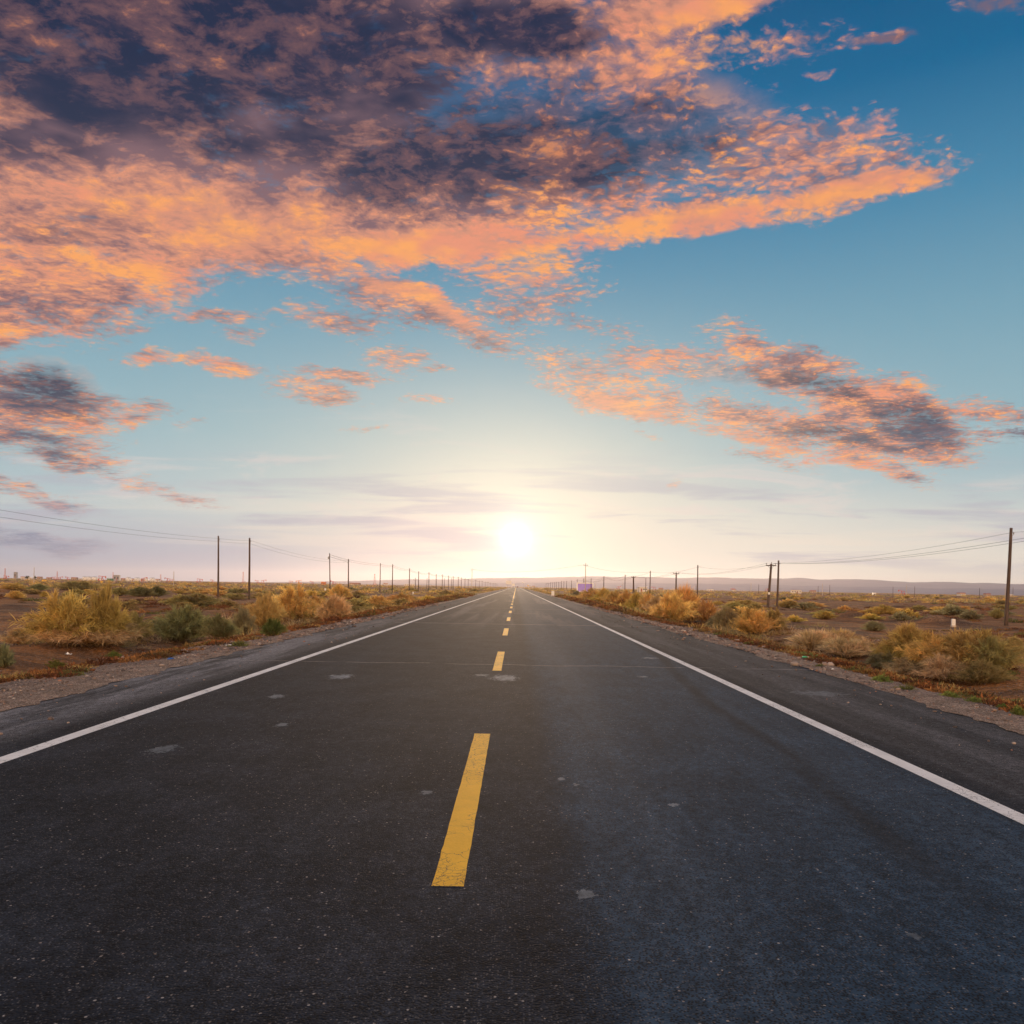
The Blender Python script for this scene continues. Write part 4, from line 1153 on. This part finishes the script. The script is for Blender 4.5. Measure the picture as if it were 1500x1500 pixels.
for (px, py, Yd, lab) in ((1215.6, 856.6, 420, 'thin dark post right of a pale one on the far plain'), (1198.5, 858.4, 430, 'thin dark post left of a pale one on the far plain'),
        (1308.2, 859.3, 420, 'thin dark post left of the far red pumpjack'), (1340.0, 858.8, 420, 'thin dark post right of the far red pumpjack'),
        (1435.0, 861.0, 430, 'thin dark post left of the tallest right pole'), (1484.0, 860.2, 430, 'thin dark post right of the tallest right pole'),
        (1111.5, 856.0, 420, 'thin dark post near the leaning crossarm pole'), (1019.6, 855.8, 460, 'thin dark post close to the pole behind the orange bush')):
    concrete_pole(px, py, Yd, lab, False, GPD, .13, m_wood)
GPM = 'thin dark posts in the far left row'
for (px, py, Yd, lab) in ((608.5, 847, 330, 'short dark post with a small crossarm behind the seventh left pole'), (625.6, 847, 420, 'thin post left of the ninth left pole'),
        (651.0, 846.7, 450, 'thin post among the far left poles'), (661.3, 846.7, 460, 'second thin post among the far left poles')):
    concrete_pole(px, py, Yd, lab, px < 610, GPM, .16, m_wood)

def wire(pts, label, sag=.012, r=.011, group='overhead wires'):
    """one wire strung over many poles"""
    mb = MB(); line = []
    for a, b2 in zip(pts[:-1], pts[1:]):
        a, b2 = Vector(a), Vector(b2); L = (a - b2).length; n = 14
        for k in range(n):
            s = k / n; p = a.lerp(b2, s); p.z -= 4 * sag * L * s * (1 - s); line.append(p)
    line.append(Vector(pts[-1]))
    mb.tube(line, [max(r, p.y * .00011) for p in line], 4)
    o = mb.build('overhead_wire', m_wire)
    tag(o, label, 'wire', group)
A = sorted(WIRE_AT['A'] + WIRE_AT['B'], key=lambda p: p[0][1])
keyA = sorted(WIRE_AT['A'], key=lambda p: p[0][1])
upper = [(-32.0, 22.0, 6.45)] + [p[0] for p in A]
lower = [(-32.4, 20.0, 6.15)] + [p[1] for p in A]
wire(upper, 'upper of the two wires strung along the dark poles on the left', .010)
wire(lower, 'lower of the two wires strung along the dark poles on the left', .011)
C = sorted(WIRE_AT['C'], key=lambda p: p[0][1])
wire([(33.5, 26.0, 6.0)] + [p[0] for p in C], 'wire strung between the bare dark poles on the right, highest at the far right', .012)
Dd = sorted(WIRE_AT['D'], key=lambda p: p[0][1])
for q, lab in ((0, 'left wire of the crossarm poles on the right'), (1, 'right wire of the crossarm poles on the right')):
    end = Dd[-1][q]
    wire([(29.0 + q, 40.0, 5.0)] + [p[q] for p in Dd] + [(end[0] + 1, 262.0, 4.7), (28.5 + q, 340.0, 4.6)], lab, .013)
wire([(cp2[0] + .7, cp2[1], cp2[2] + cp2[3] - .5), (cp1[0] - .7, cp1[1], cp1[2] + cp1[3] - .5), (33.0, 194.0, 5.5)], 'faint wire crossing high over the road between the two pale concrete poles', .012, .012)

# ------------------------------------------------------------------ signs, stones, car
def base_at(px, Yd):
    u, _ = uv(px, CY); x = u * Yd
    return x, gz(x, Yd)
# billboard
Yb = 350.0
xb, gb = base_at(857.0, Yb)
W_, H_ = 7.3, 4.4; zb = EYE + uv(869, 868.3)[1] * Yb
o = empty('billboard', (xb, Yb, zb), R(-4))
MB().box((0, 0, H_ / 2), (W_ - .9, .16, H_ - .9)).build('panel', m_purple, o)
fr = MB()
fr.box((0, 0, .24), (W_, .30, .48)); fr.box((0, 0, H_ - .24), (W_, .30, .48)); fr.box((-W_ / 2 + .24, 0, H_ / 2), (.48, .30, H_ - .96)); fr.box((W_ / 2 - .24, 0, H_ / 2), (.48, .30, H_ - .96))
fr.build('frame', m_frame, o)
for s in (-1, 1): MB().box((s * (W_ / 2 - .3), .1, -.6), (.3, .2, 1.2)).build('leg', m_wpaint, o)
tag(o, 'purple billboard in a thick white frame behind a pale pole', 'billboard')

def marker(px, base, hpx, wpx, label, Yd):
    x, g = base_at(px, Yd); zc = EYE + uv(px, base)[1] * Yd
    z = max(g, zc) if x < ROAD_R + 2 else g
    h = hpx / F * Yd; w = wpx / F * Yd
    o = empty('marker_stone', (x, Yd, g))
    hh = h + max(0, zc - g)
    n = 8; out = [(-w / 2, -.2), (w / 2, -.2), (w / 2, hh - w * .12)] + [(w / 2 * math.cos(t_), hh - w * .12 + w * .12 * math.sin(t_)) for t_ in np.linspace(.3, 2.84, 6)] + [(-w / 2, hh - w * .12)]
    MB().prism(out, -w * .25, w * .25).build('slab', m_wpaint, o)
    MB().box((0, 0, .04), (w * 1.25, w * .75, .12)).build('foot', m_concrete, o)
    tag(o, label, 'marker stone', 'white marker stones')
marker(810.0, 872.0, 6.4, 4.2, 'white marker stone at the right edge of the asphalt near the billboard', 132.0)
marker(605.3, 870.6, 3.6, 2.0, 'tiny white marker stone left of the road under the thinning poles', 178.0)
marker(476.6, 866.6, 4.0, 2.2, 'small white marker stone on the plain beside the leaning pole', 205.0)
marker(1397.3, 918.0, 11.5, 5.2, 'cream marker stone alone on bare soil before the mounds on the right', 52.5)

# white hut in the scrub
x, g = base_at(941.0, 420.0)
o = empty('hut', (x, 420.0, g), R(8))
MB().box((0, 0, 1.35), (4.3, 3.4, 2.7)).build('wall', m_wall, o)
MB().prism([(-2.35, 2.70), (2.35, 2.95), (2.35, 3.12), (-2.35, 2.87)], -1.9, 1.9).build('roof', m_wpaint, o)
MB().box((-1.0, -1.72, 1.0), (.9, .06, 2.0)).build('door', m_roof, o)
for s in (.35, 1.45): MB().box((s, -1.72, 1.65), (.7, .05, .7)).build('window', m_dark, o)
MB().box((-2.7, -.3, 1.1), (.5, .8, 2.2)).build('water_tank', m_wall, o)
tag(o, 'small flat white hut in the scrub between two dark poles', 'hut')

# gantry board and other signs far down the road
def board(px, base, top, wpx, Yd, label, legs=2, name='road_sign', ph=.57):
    x, g = base_at(px, Yd); H = (base - top) / F * Yd; W = wpx / F * Yd
    g = EYE + uv(px, base)[1] * Yd
    o = empty(name, (x, Yd, g))
    MB().box((0, 0, H * (1 - ph / 2)), (W, .16, H * ph)).build('panel', m_wpaint, o)
    for s in ((-.45, .42) if legs == 2 else (0,)): MB().tube([(W * s, .2, -1.0), (W * s, .2, H * .95)], .14 * Yd / 870, 6).build('leg', m_wpaint, o)
    tag(o, label, 'road sign')
board(745.0, 860.2, 850.6, 8.2, 870.0, 'big white board on two legs left of the road by the sun')
board(751.8, 859.4, 855.0, 4.6, 1150.0, 'small white board just right of the big white one', 2, 'road_sign', .7)
x, g = base_at(768.5, 800.0)
o = empty('sign_mast', (x, 800.0, g))
MB().tube([(0, 0, -.3), (0, 0, 6.4)], [.16, .11], 8).build('mast', m_wpaint, o)
MB().tube([(0, 0, 6.2), (-2.9, 0, 6.4)], .09, 6).build('arm', m_wpaint, o)
MB().box((-2.0, -.12, 5.75), (1.5, .06, .9)).build('panel', m_wpaint, o)
tag(o, 'pale mast with an arm reaching towards the road from the right', 'sign mast')
x, g = base_at(773.4, 560.0)
o = empty('warning_sign', (x, 560.0, g))
MB().tube([(0, 0, -.3), (0, 0, 3.1)], .07, 6).build('post', m_steel, o)
MB().add([(0, -.1, 2.0), (.62, -.1, 2.62), (0, -.1, 3.24), (-.62, -.1, 2.62), (0, -.06, 2.0), (.62, -.06, 2.62), (0, -.06, 3.24), (-.62, -.06, 2.62)],
         [(0, 1, 2, 3), (7, 6, 5, 4), (0, 4, 5, 1), (1, 5, 6, 2), (2, 6, 7, 3), (3, 7, 4, 0)]).build('panel', m_ysign, o)
tag(o, 'little yellow diamond sign right of the road in the distance', 'warning sign')

# oncoming car
o = empty('car', (LINE_R / 2 + MID / 2 + .1, 860.0, 0.0))
MB().prism([(-.88, .28), (.88, .28), (.90, .75), (.80, .95), (-.80, .95), (-.90, .75)], -2.1, 2.1).build('body', m_cab, o)
MB().prism([(-.80, .95), (.80, .95), (.62, 1.45), (-.62, 1.45)], -1.0, 1.5).build('cabin', m_cab, o)
MB().prism([(-.70, 1.0), (.70, 1.0), (.56, 1.40), (-.56, 1.40)], -1.03, -1.0).build('windscreen', m_dark, o)
for sx in (-.78, .78):
    for sy in (-1.3, 1.3):
        MB().tube([(sx - .1, sy, .31), (sx + .1, sy, .31)], .31, 12).build('wheel', m_black, o)
    MB().box((sx * .8, -2.12, .68), (.28, .06, .14)).build('headlight', m_ltwhite, o)
MB().box((0, -2.12, .45), (.9, .05, .16)).build('bumper', m_black, o)
tag(o, 'tiny dark red car far down the road under the sun', 'car')

# ------------------------------------------------------------------ the oil field on the horizon
def pumpjack(px, Yd, rz, col, label, s=1.0, tilt=10, group='pumpjacks on the horizon'):
    x, g = base_at(px, Yd)
    o = empty('pumpjack', (x, Yd, g + .0), R(rz)); o.scale = (s, s, s)
    MB().box((.3, 0, .2), (7.0, 1.6, .4)).build('base', m_greywall, o)
    p = MB()
    for sy in (-.7, .7):
        p.tube([(-1.0, sy, .4), (0, sy * .2, 4.6)], .17, 6); p.tube([(1.2, sy, .4), (0, sy * .2, 4.6)], .17, 6)
    p.box((0.1, 0, 2.2), (1.3, 1.0, .16)); p.build('samson_post', col, o)
    c, s_ = math.cos(R(tilt)), math.sin(R(tilt))
    rot = lambda X_, Z_: (X_ * c - Z_ * s_, 4.75 + X_ * s_ + Z_ * c)
    MB().prism([rot(-3.4, -.22), rot(3.0, -.30), rot(3.0, .30), rot(-3.4, .22)], -.2, .2).build('walking_beam', col, o)
    MB().prism([rot(2.9, .75), rot(3.5, .55), rot(3.9, -.1), rot(3.95, -.9), rot(3.6, -1.6), rot(3.2, -1.5), rot(2.95, -.5)], -.28, .28).build('horse_head', col, o)
    k = rot(-3.3, 0)
    w = MB(); w.tube([(k[0], .45, k[1]), (-2.7, .45, 1.9)], .1, 5); w.tube([(k[0], -.45, k[1]), (-2.7, -.45, 1.9)], .1, 5); w.build('pitman_arm', col, o)
    MB().prism([(-2.9 + 1.0 * math.cos(a), 1.5 + 1.0 * math.sin(a)) for a in np.linspace(2.2, 5.6, 9)], -.75, .75).build('counterweight', col, o)
    MB().box((-3.6, 0, .95), (1.4, 1.2, 1.1)).build('motor_house', m_greywall, o)
    MB().tube([(3.85, 0, 3.2 + s_ * 3.5), (3.85, 0, .2)], .05, 5).build('polished_rod', m_steel, o)
    tag(o, label, 'pumpjack', group)
def rig(px, Yd, h, label, rz=15, w=2.6):
    x, g = base_at(px, Yd)
    o = empty('derrick', (x, Yd, g), R(rz))
    for a, b2 in ((-1, -1), (1, -1), (1, 1), (-1, 1)):
        MB().tube([(a * w / 2, b2 * w / 2, 0), (a * w * .2, b2 * w * .2, h)], .22, 5).build('leg', m_red, o)
    br = MB(); n = 9
    for k in range(n):
        z0, z1 = h * k / n, h * (k + 1) / n
        for a, b2, c_, d_ in ((-1, -1, 1, -1), (1, -1, 1, 1), (1, 1, -1, 1), (-1, 1, -1, -1)):
            q0, q1 = w / 2 + (w * .2 - w / 2) * z0 / h, w / 2 + (w * .2 - w / 2) * z1 / h
            br.tube([(a * q0, b2 * q0, z0), (c_ * q1, d_ * q1, z1)], .13, 4); br.tube([(a * q1, b2 * q1, z1), (c_ * q1, d_ * q1, z1)], .12, 4)
    br.build('lattice', m_ltwhite, o)
    MB().box((0, 0, h + .4), (w * .7, w * .7, .8)).build('crown_block', m_red, o)
    MB().box((0, 0, 2.0), (w * 2.0, w * 1.6, .5)).build('drill_floor', m_red, o)
    MB().box((w * 1.4, 0, 1.4), (w * .9, w, 2.8)).build('doghouse', m_tanwall, o)
    tag(o, label, 'derrick', 'derricks on the horizon')
def tank(px, Yd, r, h, label):
    x, g = base_at(px, Yd)
    o = empty('storage_tank', (x, Yd, g))
    MB().lathe([(r, -.5), (r, h)], n=24).build('shell', m_wpaint, o, True)
    MB().lathe([(r * 1.02, h), (r * 1.02, h + .15), (r * .1, h + r * .18)], n=24).build('roof', m_greywall, o)
    st = MB().tube([(r * 1.03 * math.cos(a), r * 1.03 * math.sin(a), h * k) for a, k in zip(np.linspace(-2.4, -.9, 9), np.linspace(0, 1, 9))], .14, 4)
    st.build('stairway', m_steel, o)
    tag(o, label, 'storage tank', 'storage tanks on the horizon')
def block(px, Yd, W, D, H, wall, roof, label, name='building', gable=False, wins=3, group='buildings on the horizon', cat='building'):
    x, g = base_at(px, Yd)
    o = empty(name, (x, Yd, g), R(random.uniform(-14, 14)))
    MB().box((0, 0, H / 2 - .3), (W, D, H + .6)).build('wall', wall, o)
    if gable: MB().prism([(-W * .54, H + .02), (W * .54, H + .02), (W * .40, H + D * .22), (-W * .40, H + D * .22)], -D * .55, D * .55).build('roof', roof, o)
    else: MB().box((0, 0, H + .18), (W * 1.05, D * 1.06, .32)).build('roof', roof, o)
    for k in range(wins): MB().box((-W / 2 + W * (k + .5) / wins, -D / 2 - .03, H * .55), (W / wins * .4, .1, H * .32)).build('window', m_dark, o)
    MB().box((W * .08, -D / 2 - .04, H * .28), (min(1.4, W * .15), .12, H * .56)).build('door', m_roof, o)
    tag(o, label, cat, group)
def far_tree(px, Yd, h, label):
    x, g = base_at(px, Yd)
    o = empty('tree', (x, Yd, g)); mb, _ = pole_shaft(h * .55, .22, .1, 0, 0, .05, 6); mb.build('trunk', m_twig, o, True)
    fol, _s = MIDS[0]; a = link('crown', fol, None, o); a.location = (0, 0, h * .22); a.scale = (h * .36, h * .36, h * .80); a.color = (.07, .08, .035, 1)
    tag(o, label, 'tree', 'trees on the horizon')

pumpjack(437.5, 1000, 175, m_orange, 'bright orange pumpjack on the horizon above the left verge bushes', 1.0, -12)
pumpjack(386, 1150, 10, m_red, 'red pumpjack on the horizon just right of the near pair of poles', 1.0, 8)
pumpjack(376.5, 1350, 170, m_red, 'smaller red pumpjack close to the right of the thick near pole', 1.0, 6)
pumpjack(426, 1400, 5, m_red, 'faint red pumpjack left of the bright orange one', 1.0, -8)
pumpjack(457, 1500, 175, m_red, 'faint red pumpjack midway between the orange one and the leaning pole', 1.0, 8)
pumpjack(487.8, 1050, 170, m_red, 'red pumpjack just right of the leaning pole', 1.0, 12)
pumpjack(292.5, 1050, 12, m_red, 'red and white pumpjack left of the near pair of poles', 1.0, -10)
pumpjack(245, 1150, 175, m_red, 'red pumpjack between the tanks and the short pale post', 1.1, 10)
pumpjack(252, 1500, 5, m_red, 'faint red pumpjack behind the short pale post', 1.0, -6)
pumpjack(311, 1500, 170, m_red, 'faint red pumpjack just left of the nearest dark pole', 1.0, 8)
pumpjack(149.5, 900, 8, m_red, 'big dark red pumpjack among the white tanks', 1.15, -8)
pumpjack(137, 1400, 172, m_red, 'faint red pumpjack left of the white tanks', 1.0, 8)
pumpjack(211, 1000, 12, m_red, 'red pumpjack right of the white tanks', 1.0, 12)
pumpjack(79, 1250, 175, m_red, 'red pumpjack among the huts at far left', 1.0, -8)
pumpjack(88, 1250, 8, m_red, 'second red pumpjack among the huts at far left', 1.0, 8)
pumpjack(98.5, 1250, 172, m_red, 'third red pumpjack among the huts at far left', 1.0, 8)
pumpjack(9, 1150, 10, m_red, 'red pumpjack at the left edge of the horizon', 1.0, -8)
pumpjack(1320.8, 900, 168, m_red, 'red pumpjack alone on the far right horizon', .95, 10)
pumpjack(1124.5, 1300, 8, m_red, 'red pumpjack behind the foot of the leaning crossarm pole', 1.1, 8)
pumpjack(1073.5, 1500, 172, m_red, 'faint red pumpjack right of the big orange bush', 1.1, -8)
pumpjack(906.5, 1500, 10, m_red, 'faint red pumpjack behind the small mound', 1.1, 8)
pumpjack(957.5, 1500, 172, m_red, 'faint red pumpjack right of the white hut', 1.1, 8)
rig(356.0, 1500, 20, 'red and white derrick standing behind the near pair of poles')
rig(548.6, 1500, 20, 'pale red derrick left of the fifth left pole')
rig(165.2, 1700, 17, 'thin derrick behind the white tanks', 15, 2.0)
rig(235.2, 1700, 14, 'small derrick right of the white tanks', 15, 2.0)
rig(7.0, 1600, 20, 'thin dark derrick at the left edge of the horizon', 15, 2.0)
rig(83.5, 1700, 17, 'thin white derrick among the huts at far left', 15, 1.8)
for k, (px, lab) in enumerate(((124, 'brownish end tank left of the bright white pair'), (130.5, 'left of the bright pair of white tanks'), (138.5, 'right of the bright pair of white tanks'), (145.5, 'low white tank beside the big dark red pumpjack'),
        (188, 'white tank in the middle of the oil depot'), (201, 'white tank right of the middle one'), (213.5, 'white tank near the red pumpjack'), (223, 'last white tank of the depot on the right'))):
    tank(px, 1050, 3.0 + .3 * (k % 3), 5.0 - (k == 3) * 1.6, lab)
for (px, Yd, W, D, H, wl, rf, lab, gb_, wn) in (
    (22.7, 1300, 4.2, 4, 11.5, m_greywall, m_greywall, 'tall grey tower block at far left', False, 1),
    (34.5, 1250, 6.5, 5, 3.6, m_wall, m_roof, 'low white building right of the tall grey tower block', True, 3),
    (44.8, 1200, 4.5, 4, 3.2, m_wall, m_wpaint, 'bright white hut left of the pale post', False, 2),
    (58, 1400, 8, 5, 4.2, m_tanwall, m_roof, 'brown shed right of the pale post', True, 2),
    (72, 1300, 7, 5, 3.2, m_tanwall, m_roof, 'low brown shed left of the red pumpjacks at far left', True, 3),
    (109, 1250, 9, 5, 3.8, m_tanwall, m_roof, 'low brown shed with a red roof left of the tanks', True, 3),
    (118, 1300, 5, 5, 3.2, m_wall, m_greywall, 'pale hut just left of the tanks', False, 2),
    (171, 1300, 9, 7, 9.5, m_greywall, m_greywall, 'grey stepped plant building in the depot', False, 2),
    (181, 1250, 7, 5, 3.4, m_tanwall, m_roof, 'brown shed in the depot', True, 2),
    (161.3, 1000, 6.2, 4, 3.2, m_green, m_green, 'green container beside the big dark red pumpjack', False, 2),
    (194.5, 1200, 6, 5, 3.2, m_wall, m_roof, 'white shed between the tanks', True, 2),
    (207.5, 1200, 7, 5, 3.0, m_tanwall, m_roof, 'red roofed shed between the tanks', True, 2),
    (231, 1250, 6, 5, 3.2, m_wall, m_roof, 'white shed at the right end of the depot', True, 2),
    (474, 1000, 5.5, 4, 3.8, m_orange, m_wall, 'orange and white hut left of the leaning pole', False, 2),
    (520, 1200, 16, 6, 2.4, m_tanwall, m_roof, 'long low brown shed right of the leaning pole', True, 5),
    (600, 1400, 18, 6, 2.8, m_wall, m_wpaint, 'long low white shed behind the left poles', False, 5),
    (565, 1500, 9, 6, 2.8, m_wall, m_roof, 'low white shed near the fifth left pole', True, 3),
    (777, 1000, 4.6, 4, 2.6, m_wall, m_wpaint, 'tiny white building right of the yellow diamond sign', False, 2),
    (781.5, 1000, 3.6, 3, 2.4, m_wall, m_roof, 'second tiny white building right of the yellow diamond sign', True, 2),
    (1166, 800, 9.6, 5, 3.0, m_wall, m_tanwall, 'long cream building right of the pair of poles', False, 4),
    (1190.5, 1100, 8, 5, 2.6, m_tanwall, m_roof, 'low tan building right of the long cream one', True, 3),
    (1280.7, 520, 1.9, 1.6, 1.8, m_wpaint, m_wpaint, 'small white box standing before the far right pumpjack', False, 1),
    (1408, 900, 7.5, 5, 2.6, m_wall, m_roof, 'cream house with a red roof left of the tallest right pole', True, 3),
    (1446, 1000, 6.5, 5, 2.6, m_tanwall, m_roof, 'tan house just left of the tallest right pole', True, 3),
    (1480, 1100, 6, 5, 2.2, m_wall, m_wpaint, 'white house behind the tallest right pole', False, 2),
    (1040, 1200, 9, 5, 2.6, m_wall, m_wpaint, 'white shed behind the big orange bush', False, 3),
    (1075, 1400, 7, 5, 2.6, m_wall, m_roof, 'white shed with a red roof on the far right plain', True, 3),
    (968, 1300, 8, 5, 2.6, m_tanwall, m_roof, 'tan shed right of the white hut', True, 3)):
    block(px, Yd, W, D, H, wl, rf, lab, 'container' if wl is m_green else 'building', gb_, wn, cat='container' if wl is m_green else 'building')
for (px, lab) in ((63.2, 'left of two small yellow boxes on the far left plain'), (66.4, 'right of two small yellow boxes on the far left plain'), (149, 'small yellow box in front of the big dark red pumpjack')):
    x, g = base_at(px, 520.0); o = empty('equipment_box', (x, 520.0, g))
    MB().box((0, 0, .6), (1.3, 1.0, 1.1)).build('case', m_ysign, o); MB().box((0, 0, 1.18), (1.4, 1.1, .08)).build('lid', m_ysign, o)
    for s in (-.5, .5): MB().box((s, 0, -.1), (.12, .8, .3)).build('foot', m_black, o)
    tag(o, lab, 'equipment box', 'small yellow boxes')
for (px, lab) in ((39.5, 'left of three dark trees by the white huts at far left'), (42.0, 'middle of three dark trees by the white huts at far left'), (51.5, 'right of three dark trees by the pale post')):
    far_tree(px, 1220, 5.5, lab)

# ------------------------------------------------------------------ litter
def litter_bottle(px, py, mat, label, L=.24, rz=20, name='bottle'):
    u, v = uv(px, py); Yd = 15.0
    for _ in range(20): Yd = .5 * Yd + .5 * (gz(u * Yd, Yd) + .05 - EYE) / v
    x = u * Yd; g = gz(x, Yd)
    o = empty(name, (x, Yd, g + .045), R(rz))
    pr = [(.030, 0), (.036, .02), (.036, .14), (.014, .20), (.014, .235)]
    mb = MB().lathe([(r, z) for r, z in pr], n=12); mb.v = [(z, y, x_) for x_, y, z in mb.v]; mb.build('body', mat, o, True)
    cp = MB().lathe([(.017, .225), (.017, .25)], n=10); cp.v = [(z, y, x_) for x_, y, z in cp.v]; cp.build('cap', m_ltwhite, o)
    o.scale = (.6, .6, .6)
    tag(o, label, 'bottle')
litter_bottle(1175, 962, m_gplast, 'green plastic bottle lying among russet plants right of the road', rz=10)
litter_bottle(246, 965, m_blue, 'blue plastic bottle lying among russet plants left of the road', rz=60)
for (px, py, lab, s) in ((270, 953, 'white scrap of plastic in the russet plants on the left', .11), (1222, 981, 'white crumpled scrap on the gravel at right', .08), (100, 958, 'pale stone sized scrap on dark spoil at left', .11), (163, 883, 'white scrap above the big golden bush', .2),
        (1258, 1005, 'white scrap at the right asphalt edge', .08), (335, 945, 'small white scrap left of the verge cluster', .09), (513, 911, 'white scrap on the left asphalt edge', .10)):
    u, v = uv(px, py); Yd = 15.0
    for _ in range(20): Yd = .5 * Yd + .5 * (gz(u * Yd, Yd) + .04 - EYE) / v
    mb = MB(); n = 5; vs = []
    for i in range(n):
        for j in range(n): vs.append(((i / (n - 1) - .5) * s * 1.5, (j / (n - 1) - .5) * s, .02 + abs(random.gauss(0, s * .28))))
    top = len(vs); vs += [(a, b2, c_ - .012) for a, b2, c_ in vs]
    fs = [(i * n + j, (i + 1) * n + j, (i + 1) * n + j + 1, i * n + j + 1) for i in range(n - 1) for j in range(n - 1)]
    fs += [tuple(top + q for q in f[::-1]) for f in fs]
    mb.add(vs, fs); o = mb.build('plastic_scrap', m_ltwhite); o.location = (u * Yd, Yd, gz(u * Yd, Yd))
    tag(o, lab, 'litter', 'scraps of litter on the verges')
